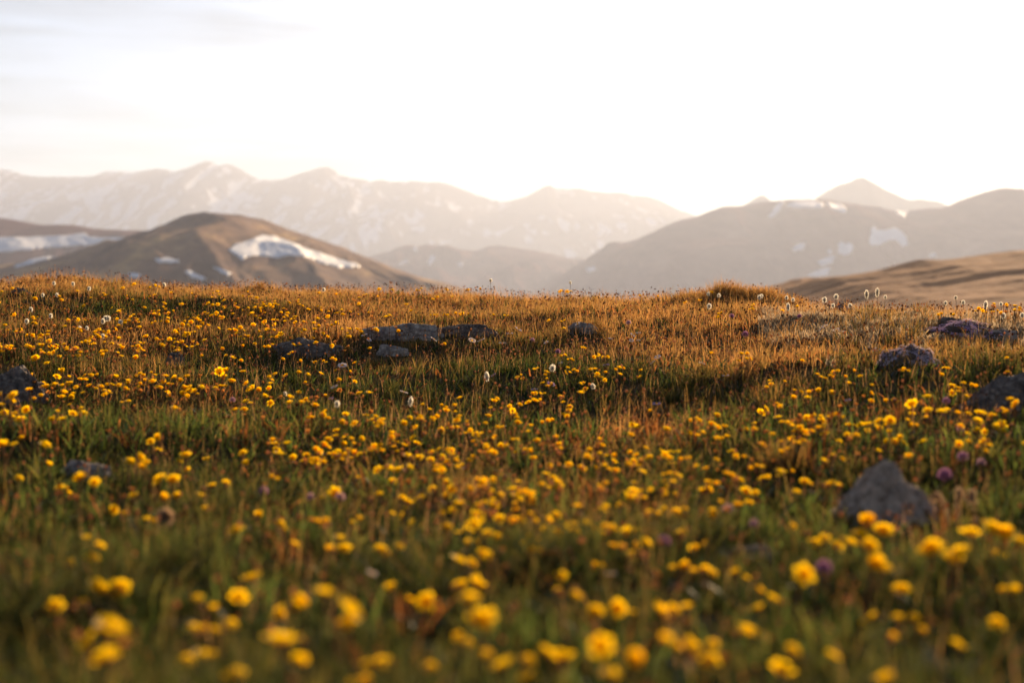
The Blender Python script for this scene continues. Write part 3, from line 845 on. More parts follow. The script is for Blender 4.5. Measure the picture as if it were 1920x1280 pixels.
def petal(b, ang, L, W, r0, elev, cup, jit, rows=4, cols=3):
    """one petal: a curved, cupped blade pointing outwards at ang"""
    vs = []
    prof = [.42, .85, 1.0, .62]
    for i in range(rows):
        t = i / (rows - 1)
        for j in range(cols):
            s_ = (j / (cols - 1) - .5) * 2
            rad = r0 + L * t * math.cos(elev + cup * t)
            zz = L * t * math.sin(elev + cup * t) + abs(s_) * W * .22 * prof[i]
            lat = s_ * W * .5 * prof[i]
            if i == rows - 1 and j == 1: rad += L * .08
            vs.append((rad * math.cos(ang) - lat * math.sin(ang), rad * math.sin(ang) + lat * math.cos(ang), zz + jit * random.uniform(-1, 1)))
    b.add(vs, grid_faces(rows, cols))

def dome(b, r, h, z0, nseg=10, nring=4, bump=.15):
    vs = []
    for i in range(nring):
        t = i / (nring - 1) * math.pi / 2
        for j in range(nseg):
            a_ = 2 * math.pi * j / nseg
            q = r * math.cos(t) * (1 + random.uniform(-bump, bump))
            vs.append((q * math.cos(a_), q * math.sin(a_), z0 + h * math.sin(t) * (1 + random.uniform(-bump, bump))))
    b.add(vs, grid_faces(nring, nseg, True))

BLOOMS = []                                   # (petals mesh, centre mesh)
for kind in range(6):
    random.seed(100 + kind)
    b = Buf()
    np_ = random.choice([6, 7, 8]); L = .0105
    e0 = [.12, .28, .02, .35, .18, .8][kind]
    for layer, (le, ll, lr) in enumerate([(e0, 1.0, .002), (e0 + .42, .8, .0014)]):
        for q in range(np_):
            petal(b, 2 * math.pi * (q + .5 * layer) / np_ + random.uniform(-.12, .12), L * ll * random.uniform(.9, 1.08), .0088 * ll, lr, le + random.uniform(-.12, .12), .25, .0003)
    pm = b.mesh('bloom'); pm.materials.append(m_petal)
    b = Buf(); dome(b, .0048, .0036, .0020)
    cm = b.mesh('flower_center'); cm.materials.append(m_center)
    BLOOMS.append((pm, cm))
WITHER = []
for kind in range(3):
    random.seed(200 + kind)
    b = Buf()
    for q in range(8):
        petal(b, 2 * math.pi * q / 8 + random.uniform(-.2, .2), .008 * random.uniform(.7, 1.1), .005, .002, random.uniform(.5, 1.3), random.uniform(-.3, .5), .0006)
    dome(b, .0045, .005, .0, 9, 4, .2)
    pm = b.mesh('withered_bloom'); pm.materials.append(m_wither)
    b = Buf(); dome(b, .0032, .004, .004, 8, 3, .25)
    cm = b.mesh('flower_center'); cm.materials.append(m_seedcore)
    WITHER.append((pm, cm))
STEMS = []
for kind in range(4):
    random.seed(300 + kind)
    b = Buf()
    bend = random.uniform(-.1, .1); bd2 = random.uniform(-.08, .08)
    pts = [(bend * math.sin(math.pi * t), bd2 * math.sin(math.pi * t), t) for t in np.linspace(0, 1, 6)]
    b.tube(pts, [.020, .017, .016, .015, .015, .026], 5)
    sm_ = b.mesh('stem'); sm_.materials.append(m_stem)
    STEMS.append(sm_)
LEAVES = []
for kind in range(4):
    random.seed(400 + kind)
    n_ = 11
    rs = np.random.default_rng(kind)
    an = rs.uniform(0, 6.28, n_)
    P = np.stack([.006 * np.cos(an), .006 * np.sin(an), np.zeros(n_)], 1)
    V, qd, tr, T = blades(P, rs.uniform(.02, .045, n_), rs.uniform(.004, .008, n_), an, rs.uniform(.4, 1.0, n_), an + math.pi / 2, np.tile(GREEN, (n_, 1)), np.tile(GREEN, (n_, 1)), 1.4)
    lm = mesh_np('leaves', V, qd, tr); lm.materials.append(m_leaf)
    LEAVES.append(lm)

def add_child(name, me, parent, mat4):
    o = bpy.data.objects.new(name, me); C.objects.link(o); o.parent = parent
    o.matrix_basis = mat4
    return o

def stem_matrix(p0, p1, thick, spin):
    d = Vector(p1) - Vector(p0); L = d.length
    q = d.to_track_quat('Z', 'Y')
    return Matrix.Translation(p0) @ q.to_matrix().to_4x4() @ Matrix.Rotation(spin, 4, 'Z') @ Matrix.Diagonal((thick, thick, L, 1))

THINGS = []          # (object, kind phrase, px, py, size, n blooms) for the labels
def flower_plant(blooms, hs=None):
    """blooms: (px, py, size in px, withered) of one plant"""
    main = max(blooms, key=lambda q: q[2])
    est = .0235 * FPX / main[2]
    H0 = hs or random.uniform(.058, .080)
    best = None
    for h_ in ([H0] if hs else (.045, .055, .065, .075, .088)):
        x, y, z = hit(main[0], main[1], h_)
        c_ = abs(math.log(y / est))
        if best is None or c_ < best[0]: best = (c_, x, y, z)
    _, x, y, z = best
    root = empty('yellow_flower', (x, y, z), 0)
    tag(root, None, 'flower', 'yellow wildflowers across the meadow')
    n = 0
    for (px, py, sz, wi) in blooms:
        dd = y + random.uniform(-.02, .02)
        u, k = ray(px, py); bx, bz = u * dd, EYE + k * dd
        if bz - z < .026 or abs(bx - x) > .09:
            bx2, dd2, z2 = hit(px, py, .045)
            if abs(dd2 - y) < .5: bx, dd, bz = bx2, dd2, z2 + .045
        s_ = random.uniform(.8, 1.12) * min(2.1, max(.5, sz * dd / FPX / .0215 * (1.0 + .12 * min(1, max(0, (sz - 15) / 20)))))
        fam = WITHER if wi else BLOOMS
        pm, cm = random.choice(fam)
        toC = math.atan2(-bx, -dd)
        tiltv = Euler((random.gauss(.16, .42), random.gauss(0, .42), 0)).to_matrix().to_4x4() @ Matrix.Rotation(random.uniform(0, 6.28), 4, 'Z')
        loc = Vector((bx - x, dd - y, bz - z))
        foot = Vector(((bx - x) * .25 + random.uniform(-.006, .006), (dd - y) * .25 + random.uniform(-.006, .006), 0))
        foot.z = float(G(x + foot.x, y + foot.y)) - z - .003
        B = add_child('withered_bloom' if wi else 'bloom', pm, root, Matrix.Translation(loc - Vector((0, 0, .004 * s_))) @ tiltv @ Matrix.Scale(s_, 4))
        add_child('flower_center', cm, B, Matrix.Identity(4))
        add_child('stem', random.choice(STEMS), root, stem_matrix(foot, loc - Vector((0, 0, .0035 * s_)), .075 * (.8 + .3 * s_), random.uniform(0, 6.28)))
        n += 1
    add_child('leaves', random.choice(LEAVES), root, Matrix.Rotation(random.uniform(0, 6.28), 4, 'Z') @ Matrix.Scale(random.uniform(.7, 1.2), 4))
    THINGS.append((root, 'yellow flower', sum(q[0] for q in blooms) / n, sum(q[1] for q in blooms) / n, main[2], n))
    return root

# px, py, diameter in px of the blooms one can tell apart in the photograph
BL = [
# near, bottom
(180,1095,36),(222,1102,38),(105,1133,32),(62,1080,22),(203,1172,52),(200,1225,50),(155,1125,20),(370,1120,25),(400,1140,27),(363,1175,28),(400,1180,18),(378,1222,36),(443,1268,44),(553,1130,38),(607,1105,36),(520,1150,26),(527,1192,62),
(650,1135,48),(655,1170,48),(560,1237,34),(715,1240,34),(805,1250,30),(800,1123,32),(865,1093,32),(880,1118,36),(905,1157,48),(945,1240,48),(892,1082,18),(860,1190,24),(910,1225,28),(690,1275,34),(131,1055,24),(172,1045,34),(188,1020,24),(161,1005,19),
(1055,1225,42),(1020,1218,24),(1130,1205,42),(1145,1258,42),(1185,1235,52),(1245,1200,40),(1292,1207,42),(1330,1235,40),(1335,1207,18),(1398,1181,42),(1422,1106,25),(1450,1119,31),(1483,1218,33),(1465,1250,42),(1505,1072,42),(1560,1225,28),(1635,1155,26),(1660,1268,40),
(1690,1105,31),(1710,1160,37),(1727,1180,24),(1793,1203,33),(1868,1165,28),(1900,1107,33),(1235,1140,33),(1287,1135,24),(1254,1167,20),(1260,1137,18),(1115,1145,31),(1155,1135,31),(1077,1115,21),(1045,1105,18),(1053,1078,20),
# by the pointed boulder
(1545,1010,31),(1568,1022,26),(1595,1013,32),(1625,975,42),(1655,993,34),(1615,1000,32),(1640,1055,38),(1630,1020,30),(1655,1062,30),(1750,1028,42),(1785,1045,40),(1802,1030,34),(1820,995,36),(1860,988,42),(1885,1001,38),(1910,1012,30),(1866,1038,22),(1882,1046,20),
# left
(67,671,19),(117,695,20),(60,703,11),(128,706,12),(151,711,13),(170,703,11),(183,703,10),(216,706,16),(240,712,12),(262,700,11),(268,703,10),(284,698,8),(311,704,12),(286,715,15),(307,717,12),(412,694,18),(419,705,17),(456,696,12),(350,705,12),(338,714,12),
(345,727,14),(355,731,15),(343,739,15),(350,744,15),(377,724,17),(434,715,15),(415,723,12),(462,718,13),(468,730,13),(80,717,11),(86,725,15),(102,720,14),(116,722,13),(132,718,12),(119,735,15),(76,741,12),(134,743,11),(168,722,11),(189,724,13),(195,731,11),
(210,720,11),(222,722,12),(243,718,12),(300,726,10),(316,720,10),(24,740,22),(22,750,18),(2,738,14),(2,757,12),(50,767,19),(8,772,17),(22,780,15),(38,785,19),(98,787,20),(108,770,11),(118,783,20),(137,774,17),(155,773,19),(152,764,11),(240,751,11),(327,764,15),
(460,751,16),(470,754,11),(441,767,13),(458,768,14),(5,832,23),(83,832,22),(40,820,13),(298,820,22),(283,826,17),(298,841,17),(348,853,22),(260,855,24),(456,847,17),(463,868,22),(90,870,20),(35,895,18),(152,893,26),(178,902,22),(113,913,20),(268,875,22),(250,927,22),
(300,895,26),(325,898,24),(303,932,26),(332,930,24),(352,880,16),(373,925,16),(385,953,16),(398,908,18),(424,902,18),(215,952,20),(275,970,20),
# middle
(486,732,15),(505,727,11),(508,754,16),(497,742,14),(543,744,15),(542,754,15),(560,735,11),(565,753,13),(590,760,15),(585,781,13),(615,783,9),(611,771,11),(648,776,13),(643,792,18),(632,807,15),(630,815,14),(636,711,11),(665,714,8),(610,741,9),(673,737,14),(692,735,12),
(698,786,11),(714,792,13),(768,782,12),(757,793,16),(780,799,10),(658,821,12),(663,830,10),(732,811,12),(733,819,14),(702,836,14),(738,836,11),(765,833,11),(781,830,17),(788,833,10),(510,829,10),(537,829,17),(607,833,15),(592,841,13),(600,845,12),(615,836,11),(627,849,13),
(576,850,12),(583,860,13),(607,865,13),(642,860,10),(675,850,16),(824,841,15),(810,847,12),(847,843,12),(848,850,12),(855,861,10),(889,856,13),(857,874,15),(829,879,13),(815,871,13),(908,897,13),(512,893,11),(862,746,13),(852,758,8),(852,770,12),(792,758,10),(805,766,10),
(829,760,10),(818,780,13),(862,779,10),(877,790,8),(910,792,9),(920,763,9),(932,746,9),(956,761,10),(942,800,12),(903,810,8),(882,805,9),(930,817,8),(950,833,10),(922,843,9),(922,918,15),(924,934,17),(880,914,13),(900,910,10),(851,919,13),(897,943,10),(865,945,18),
(850,956,17),(829,961,16),(890,980,19),(837,988,22),(735,960,16),(755,964,14),(774,977,20),(672,972,18),(595,974,15),(611,975,12),(525,981,17),(487,965,20),(553,1017,24),(615,1030,25),(637,1005,24),(712,1027,22),(725,1036,18),(747,1024,22),(860,1046,30),(915,1002,27),(905,1037,30),(877,993,20),
# right of centre
(995,796,11),(1016,792,11),(1034,788,12),(990,807,10),(970,822,11),(1042,819,12),(1051,838,9),(985,842,9),(1000,858,13),(1030,871,10),(1088,876,15),(1105,841,11),(1101,853,13),(1124,848,13),(1129,834,9),(1182,847,11),(1178,868,13),(1188,862,12),(1210,838,10),(1247,851,14),
(1275,860,10),(1290,858,15),(1306,871,12),(1324,876,11),(1343,860,11),(1362,885,10),(1380,853,11),(1394,856,9),(1256,886,15),(1262,900,13),(1329,903,11),(1343,905,12),(1387,899,17),(1398,920,19),(1418,872,13),(1428,873,13),(1430,894,17),(1292,811,13),(1318,809,9),(1346,799,9),
(1358,798,12),(1399,803,10),(1345,818,9),(1312,788,9),(1300,784,9),(1183,917,13),(1182,929,13),(1200,920,12),(1207,932,17),(1220,916,11),(1217,956,14),(1248,927,17),(1265,926,13),(1283,953,16),(1135,948,20),(1083,945,11),(1136,905,13),(1015,906,13),(985,919,10),(1000,921,11),
(972,900,11),(968,953,12),(993,963,15),(965,973,13),(1350,938,12),(1387,942,12),(1025,975,26),(1025,990,23),(1080,998,23),(1075,980,16),(993,1005,18),(996,1030,18),(1133,984,15),(1150,990,15),(1180,988,22),(1193,995,19),(1210,1016,22),(1150,1020,15),(1192,1022,22),(1185,1035,24),
(1180,1043,20),(1113,1060,23),(1272,996,17),(1302,1026,19),(1324,1017,18),(1285,1060,25),(1300,1068,22),(1322,1065,18),(1380,1070,22),
# on the dark bank in the middle
(1002,691,9),(1008,689,8),(1024,696,8),(1060,697,10),(1064,688,8),(1076,692,8),(970,706,9),(977,703,8),(1018,717,9),(1027,723,9),(1035,718,8),(1026,710,8),(1022,702,7),(999,738,10),(1004,736,9),(1013,736,9),(1012,750,10),(1056,752,9),(1056,775,9),(1064,779,10),(1069,761,7),(956,760,9),(966,775,8),(969,781,8),
(1115,691,10),(1120,700,9),(1126,706,9),(1135,697,8),(1161,688,10),(1163,700,9),(1200,705,10),(1202,693,7),(1093,651,9),(1060,664,8),(1071,672,7),(1122,664,9),(1121,667,9),(1139,668,8),(1080,694,8),
# right
(1443,712,9),(1446,720,10),(1471,714,9),(1504,675,7),(1532,700,9),(1557,703,9),(1571,694,8),(1585,706,10),(1591,717,10),(1601,695,9),(1613,705,12),(1635,721,8),(1631,736,12),(1661,752,13),(1694,691,9),(1703,694,8),(1765,703,13),(1771,688,10),(1788,721,10),(1797,726,11),(1797,732,10),
(1822,723,13),(1830,724,11),(1812,741,11),(1889,696,8),(1888,670,8),(1490,730,7),(1502,733,8),(1487,746,14),(1456,756,7),(1539,778,7),(1553,779,10),(1570,775,12),(1592,795,17),(1627,793,20),(1627,806,15),(1605,815,15),(1573,825,16),(1588,813,11),(1669,809,17),(1669,787,22),(1711,755,21),
(1740,768,19),(1766,769,23),(1710,775,13),(1702,785,11),(1707,797,15),(1838,772,20),(1833,790,19),(1832,805,17),(1877,794,20),(1876,804,20),(1815,775,13),(1817,827,15),(1815,812,14),(1848,826,17),(1847,845,13),(1677,827,20),(1647,843,17),(1704,853,15),(1563,851,13),(1545,861,17),(1534,800,12),
(1485,796,12),(1500,800,13),(1490,808,15),(1485,820,12),(1489,829,12),(1505,825,13),(1512,808,10),(1465,826,10),(1465,844,11),(1477,840,13),(1463,882,20),(1460,890,16),(1486,884,13),(1508,903,18),(1556,906,20),(1895,747,15),(1905,753,13),(1903,760,13),(1880,764,11),(1883,773,11),(1860,776,8),
(1334,660,7),(1389,661,8),(1401,662,8),(1385,675,8),(1400,671,7),(1410,574,7),(1413,570,7),(1405,580,7),(1411,579,8),(1353,585,6),(1347,593,6),(1285,567,8),(1315,563,6),(1335,548,7),(1495,573,6),(1467,581,7),
# crest and far left
(711,542,8),(735,543,7),(783,544,7),(790,540,6),(837,543,8),(877,543,8),(902,542,8),(1051,546,8),(1063,546,8),(1200,554,7),(1233,556,7),(251,533,10),(290,535,9),(230,540,8),(23,540,7),(3,546,7),(170,558,6),(290,552,6),(407,546,7),(464,547,6),(471,556,6),(390,568,9),(398,572,9),(445,577,8),(478,576,8),(472,587,11),(493,572,8),
(514,570,8),(537,592,9),(535,601,8),(554,602,6),(596,574,6),(223,582,9),(230,580,7),(315,595,8),(347,603,8),(389,588,8),(397,591,10),(405,592,8),(418,595,8),(375,602,9),(380,608,8),(302,602,7),(290,603,7),(415,598,7),(102,660,11),(93,661,9),(120,645,10),(125,652,10),(142,652,11),(160,642,11),(152,641,8),(268,656,9),(303,647,12),(318,635,9),(328,620,8),(345,629,8),(361,641,9),
(425,667,9),(435,669,10),(452,675,8),(19,647,8),(10,650,7),(50,647,8),(562,645,8),(570,618,8),(588,605,9),(595,597,9),(598,612,10),(590,617,9),(617,630,6),(622,609,9),(630,606,8),(641,616,8),(653,615,8),(670,617,9),(677,622,9),(503,649,9),(511,645,8),(496,650,8),(548,660,8),(563,677,10),(587,678,7),(607,677,8),(623,671,8),(530,672,7),(560,698,11),(577,701,11),(515,701,12),(537,702,8),(602,699,10),(630,693,7),(656,696,8),(635,711,10),
(771,582,7),(838,590,7),(855,588,8),(867,587,7),(878,589,7),(925,590,7),(946,591,7),(815,590,7),(1029,600,8),(1059,600,7),(1058,614,7),(833,644,7),(1835,578,8),(1848,577,7),(1905,580,8),(1912,577,7),(1788,589,8),(1870,582,7),(1765,587,6),
]
random.seed(55)
pend = sorted(BL, key=lambda q: -q[2])
plants = []
for q in pend:
    for p in plants:
        m0 = p[0]
        if len(p) < 5 and abs(q[0] - m0[0]) < 1.25 * m0[2] and abs(q[1] - m0[1]) < 1.0 * m0[2] and m0[2] / q[2] < 1.9:
            p.append(q); break
    else:
        plants.append([q])
plants = [[(*q, False) for q in p] for p in plants]
# further plants where the photograph shows drifts of them
DRIFT = [(300, 610, 190, 32, 110), (150, 635, 140, 22, 80), (520, 575, 150, 14, 30), (560, 610, 90, 25, 30), (350, 720, 130, 14, 26), (850, 840, 120, 45, 60), (1020, 730, 50, 30, 8), (700, 800, 110, 35, 22), (1420, 790, 80, 30, 14),
         (1250, 880, 150, 50, 40), (1080, 920, 120, 60, 30), (950, 970, 90, 40, 18), (1790, 800, 80, 35, 16), (720, 560, 110, 12, 12), (470, 575, 80, 14, 26), (1890, 583, 40, 8, 10), (60, 720, 60, 10, 8), (600, 850, 90, 40, 22), (1600, 800, 120, 40, 16),
         (1500, 1140, 350, 90, 8), (600, 1120, 350, 80, 8), (180, 560, 150, 14, 10)]
extra = []
for cx, cy, sx, sy, n_ in DRIFT:
    for _ in range(n_):
        px, py = random.gauss(cx, sx), random.gauss(cy, sy)
        if not (-20 < px < 1940 and 545 < py < 1290): continue
        x, y, z = hit(px, py, .06)
        sz = .0205 * FPX / y * random.uniform(.65, 1.05)
        pl = [(px, py, sz, random.random() < .45)]
        for _k in range(random.choice([0, 0, 1, 1, 2])):
            pl.append((px + random.gauss(0, 1.1) * sz, py + random.gauss(0, .6) * sz, sz * random.uniform(.6, .95), random.random() < .5))
        extra.append(pl)
for p in plants:                                   # smaller and older blooms crowd the main ones
    m0 = p[0]
    if random.random() < .5 and len(p) < 3:
        for _k in range(random.choice([1, 1, 2])):
            p.append((m0[0] + random.choice([-1, 1]) * random.uniform(.5, 1.1) * m0[2], m0[1] + random.uniform(-.15, .6) * m0[2], m0[2] * random.uniform(.55, .85), random.random() < .2))
    if random.random() < .55 and len(p) < 4:
        p.append((m0[0] + random.gauss(0, 1.1) * m0[2], m0[1] + abs(random.gauss(.3, .7)) * m0[2], m0[2] * random.uniform(.5, .8), True))
allp = sorted(plants + extra, key=lambda p: -max(q[2] for q in p))
NIND = 300
for p in allp[:NIND]:
    flower_plant(p)
# the smallest ones of the far drifts as one mass
b = Buf(); PC = np.array([1.0, .60, .004]); WC = np.array([.52, .2, .04])
stP, stH = [], []
for p in allp[NIND:]:
    for (px, py, sz, wi) in p:
        h_ = random.uniform(.05, .07)
        x, y, z = hit(px, py, h_)
        r_ = min(.016, max(.006, sz * y / FPX * .5))
        u, k = ray(px, py); bz = EYE + k * y
        if not .02 < bz - z < .12: bz = z + h_
        pm, cm = random.choice(WITHER if wi else BLOOMS)
        rot = Euler((random.gauss(.32, .32), random.gauss(0, .32), 0)).to_matrix().to_4x4() @ Matrix.Rotation(random.uniform(0, 6.28), 4, 'Z')
        M = Matrix.Translation((x, y, bz - .003)) @ rot @ Matrix.Scale(r_ / .0105, 4)
        co = np.empty(len(pm.vertices) * 3); pm.vertices.foreach_get('co', co); co = co.reshape(-1, 3)
        Mn = np.array(M); vv = co @ Mn[:3, :3].T + Mn[:3, 3]
        qd = np.array([tuple(f.vertices) for f in pm.polygons])
        b.add(vv, qd, None, WC if wi else PC * random.uniform(.85, 1.05))
        b.tube([(x, y, z), (x + random.uniform(-.004, .004), y, (z + bz) * .5), (x, y, bz - .002)], .0009, 4, (.16, .10, .045))
rs_ = np.random.default_rng(77)
for _ in range(420):
    x, y = rs_.uniform(-3.2, 3.2), rs_.uniform(.5, 6.8)
    if abs(x) < .40 * y + .05 or pnoise(x * .9 + 4, y * .9, 31) < -.02 or rock_clear(x, y) == 0: continue
    z = float(G(x, y))
    for _k in range(rs_.integers(1, 4)):
        h_ = rs_.uniform(.045, .08); ox, oy = rs_.normal(0, .012, 2); wi = rs_.random() < .3
        pm, cm = random.choice(WITHER if wi else BLOOMS)
        M = Matrix.Translation((x + ox, y + oy, z + h_)) @ Euler((rs_.normal(.2, .4), rs_.normal(0, .4), 0)).to_matrix().to_4x4() @ Matrix.Scale(rs_.uniform(.75, 1.1), 4)
        co = np.empty(len(pm.vertices) * 3); pm.vertices.foreach_get('co', co); co = co.reshape(-1, 3)
        Mn = np.array(M); vv = co @ Mn[:3, :3].T + Mn[:3, 3]
        b.add(vv, np.array([tuple(f.vertices) for f in pm.polygons]), None, WC if wi else PC * rs_.uniform(.85, 1.0))
        b.tube([(x, y, z), (x + ox * .6, y + oy * .6, z + h_ * .5), (x + ox, y + oy, z + h_)], .0009, 4, (.30, .17, .075))
fm_ = link('far_flower_drift', b.mesh('far_flower_drift', False, True), m_grass)
tag(fm_, 'tiny yellow and withered orange blooms massed in the far flower drifts', 'flowers', kind='stuff')

# ------------------------------------------------------------------ daisies, seed heads, clover, cushions
def daisy_meshes(seed, mat):
    random.seed(seed)
    b = Buf()
    for layer in range(2):
        for q in range(20):
            petal(b, 2 * math.pi * (q + .5 * layer) / 20 + random.uniform(-.06, .06), .0078 * random.uniform(.9, 1.08), .0024, .0026, .12 + .16 * layer + random.uniform(-.1, .1), -.12, .0002, 3, 3) if False else \
            petal(b, 2 * math.pi * (q + .5 * layer) / 20 + random.uniform(-.06, .06), .0078 * random.uniform(.9, 1.08), .0026, .0026, .12 + .16 * layer + random.uniform(-.1, .1), -.12, .0002)
    pm = b.mesh('petal_ring'); pm.materials.append(mat)
    b = Buf(); dome(b, .0038, .0026, .0006, 10, 4, .1)
    cm = b.mesh('flower_center'); cm.materials.append(m_center)
    return pm, cm
DAISY = [daisy_meshes(500 + k, m_white) for k in range(3)]
LILAC = [daisy_meshes(520 + k, m_lilac) for k in range(2)]

def fuzz_head(seed, rx, rz, hair, nh, col_hair, core_only=False):
    """an egg of fine hairs round a dark core"""
    rs = np.random.default_rng(seed)
    b = Buf()
    n_, mseg = 7, 10
    vs = []
    for i in range(n_):
        t = math.pi * i / (n_ - 1)
        for j in range(mseg):
            a_ = 2 * math.pi * j / mseg
            k = 1 + rs.uniform(-.12, .12)
            vs.append((rx * .72 * k * math.sin(t) * math.cos(a_), rx * .72 * k * math.sin(t) * math.sin(a_), rz * .8 * math.cos(t)))
    b.add(vs, grid_faces(n_, mseg, True))
    core = b.mesh('seed_core'); core.materials.append(m_seedcore)
    d = rs.normal(size=(nh, 3)); d /= np.linalg.norm(d, axis=1)[:, None]
    p0 = d * np.array([rx * .66, rx * .66, rz * .74]); p1 = d * np.array([rx + hair, rx + hair, rz + hair]) * rs.uniform(.8, 1.12, (nh, 1)) + rs.normal(0, hair * .15, (nh, 3))
    sd = np.cross(d, rs.normal(size=(nh, 3))); sd /= np.linalg.norm(sd, axis=1)[:, None]
    wd = .00042
    V = np.stack([p0 - sd * wd, p0 + sd * wd, p1 + sd * wd * .5, p1 - sd * wd * .5], 1).reshape(-1, 3)
    hm = mesh_np('fluff', V, (np.arange(nh) * 4)[:, None] + np.array([[0, 1, 2, 3]])); hm.materials.append(m_fluff)
    return core, hm
SEED = [fuzz_head(600 + k, .0034, .0050, .0026, 420, None) for k in range(3)]
SPIKE = [fuzz_head(620 + k, .0032, .0085, .0018, 420, None) for k in range(2)]

def clover_mesh(seed, mat):
    rs = random.Random(seed); random.seed(seed)
    b = Buf()
    for k in range(90):
        th = math.acos(1 - 1.65 * (k + .5) / 90); ph = k * 2.39996
        d = np.array([math.sin(th) * math.cos(ph), math.sin(th) * math.sin(ph), math.cos(th)])
        s1 = np.cross(d, [.2, .1, 1]); s1 /= np.linalg.norm(s1); s2 = np.cross(d, s1)
        p = d * .006; q = d * rs.uniform(.0105, .0128) + np.array([0, 0, .0012])
        b.add([p - s1 * .0006, p + s1 * .0006, q + s1 * .0012, q - s1 * .0012], [[0, 1, 2, 3]])
        b.add([p - s2 * .0006, p + s2 * .0006, q + s2 * .0010, q - s2 * .0010], [[0, 1, 2, 3]])
    dome(b, .0062, .006, 0, 10, 4, .1); dome(b, .0062, -.004, 0, 10, 3, .1)
    m = b.mesh('flower_head'); m.materials.append(mat)
    return m
CLOVER = [clover_mesh(700 + k, m_clover) for k in range(3)]
PCLOVER = [clover_mesh(720 + k, m_pinkish) for k in range(2)]

def stalked(name, px, py, size, cat, group, phrase, ref, H, parts, tilt=.25, leaves=True, srange=(.6, 1.9), thick=.07):
    """a plant with one head: parts is a list of (name, mesh); the first carries the others"""
    x, y, z = hit(px, py, H)
    u, k = ray(px, py)
    est = ref * FPX / size
    s_ = min(srange[1], max(srange[0], size * y / FPX / ref)) * (.85 if name == 'fluffy_seed_head' else 1)
    root = empty(name, (x, y, z)); tag(root, None, cat, group)
    top = Vector((0, 0, EYE + k * y - z))
    if top.z < .015: top.z = H
    M = Matrix.Translation(top) @ Euler((random.gauss(0, tilt), random.gauss(0, tilt), random.uniform(0, 6.28))).to_matrix().to_4x4() @ Matrix.Scale(s_, 4)
    first = None
    for pn, me in parts:
        if first is None: first = add_child(pn, me, root, M)
        else: add_child(pn, me, first, Matrix.Identity(4))
    foot = Vector((random.uniform(-.012, .012), random.uniform(-.01, .01), -.004))
    add_child('stem', random.choice(STEMS), root, stem_matrix(foot, top - Vector((0, 0, .002)), thick, random.uniform(0, 6.28)))
    if leaves: add_child('leaves', random.choice(LEAVES), root, Matrix.Rotation(random.uniform(0, 6.28), 4, 'Z') @ Matrix.Scale(random.uniform(.5, .9), 4))
    THINGS.append((root, phrase, px, py, size, 1))
    return root

for px, py, s_ in [(813,636,13),(885,638,13),(902,638,14),(942,643,12),(972,617,14),(956,625,12),(1083,607,11),(1146,635,10),(1024,642,9),(1186,628,10),(1197,624,9),(1184,638,9),(1197,638,8),(1316,681,11),(1233,669,12),(1224,679,10),(757,735,14),(627,725,13),(642,685,16),
                   (683,628,11),(692,637,9),(1542,616,13),(1546,611,11),(1568,618,12),(1578,621,12),(1361,704,12),(697,1074,16),(1051,680,8),(1145,1075,10),(1640,655,9),(1647,656,9),(1632,652,8)]:
    pm, cm = random.choice(DAISY)
    stalked('white_daisy', px, py, s_, 'flower', 'white daisies in the meadow', 'white daisy', .019, .05, [('petal_ring', pm), ('flower_center', cm)], .3)
for px, py, s_ in [(1002,730,12),(1033,720,14),(1137,684,11),(925,703,10),(1231,757,15),(1590,750,11),(620,747,10)]:
    pm, cm = random.choice(LILAC)
    stalked('lilac_daisy', px, py, s_, 'flower', 'lilac daisies in the meadow', 'lilac daisy', .019, .042, [('petal_ring', pm), ('flower_center', cm)], .3)
for px, py, s_, hh in [(198,597,12,.06),(193,602,10,.055),(203,597,13,.065),(226,604,10,.06),(50,602,10,.06),(58,580,9,.06),(95,592,9,.06),(150,615,8,.06),(163,615,8,.06),(193,630,9,.06),(101,531,8,.06),(137,532,8,.06),(308,534,8,.06),(107,553,8,.06),(80,553,8,.06),(167,541,8,.06),(607,543,8,.06),
                   (1036,690,14,.075),(1112,724,11,.06),(632,757,13,.07),(535,738,8,.06),(1546,562,13,.075),(1568,556,13,.08),(1475,558,8,.08),(1487,562,8,.08),(1330,574,12,.06),(1328,551,8,.07),(1348,554,8,.07),(1424,557,9,.08),(1428,555,8,.08),(1562,573,9,.06),(1594,573,9,.06),(1773,568,8,.07),(1806,567,9,.07),
                   (1792,558,8,.08),(1877,570,8,.07),(1881,592,12,.05),(1917,591,11,.05),(1660,557,8,.08),(1640,1000,0,0),(920,526,7,.11),(1069,530,6,.11)]:
    if not s_: continue
    co, hm = random.choice(SEED)
    stalked('fluffy_seed_head', px, py, s_, 'seed head', 'fluffy white seed heads on thin stems', 'fluffy pale seed head', .0125, hh, [('fluff', hm), ('seed_core', co)], .12, False, (.6, 1.8), .05)
for px, py, s_ in [(913,706,10),(770,752,10),(1848,572,9),(1645,548,9),(1625,552,9),(1478,575,8)]:
    co, hm = random.choice(SPIKE)
    stalked('woolly_seed_spike', px, py, s_, 'seed head', 'tall woolly seed spikes', 'tall woolly brown seed spike', .011, .085 if py < 600 else .06, [('fluff', hm), ('seed_core', co)], .08, False, (.6, 1.8), .06)
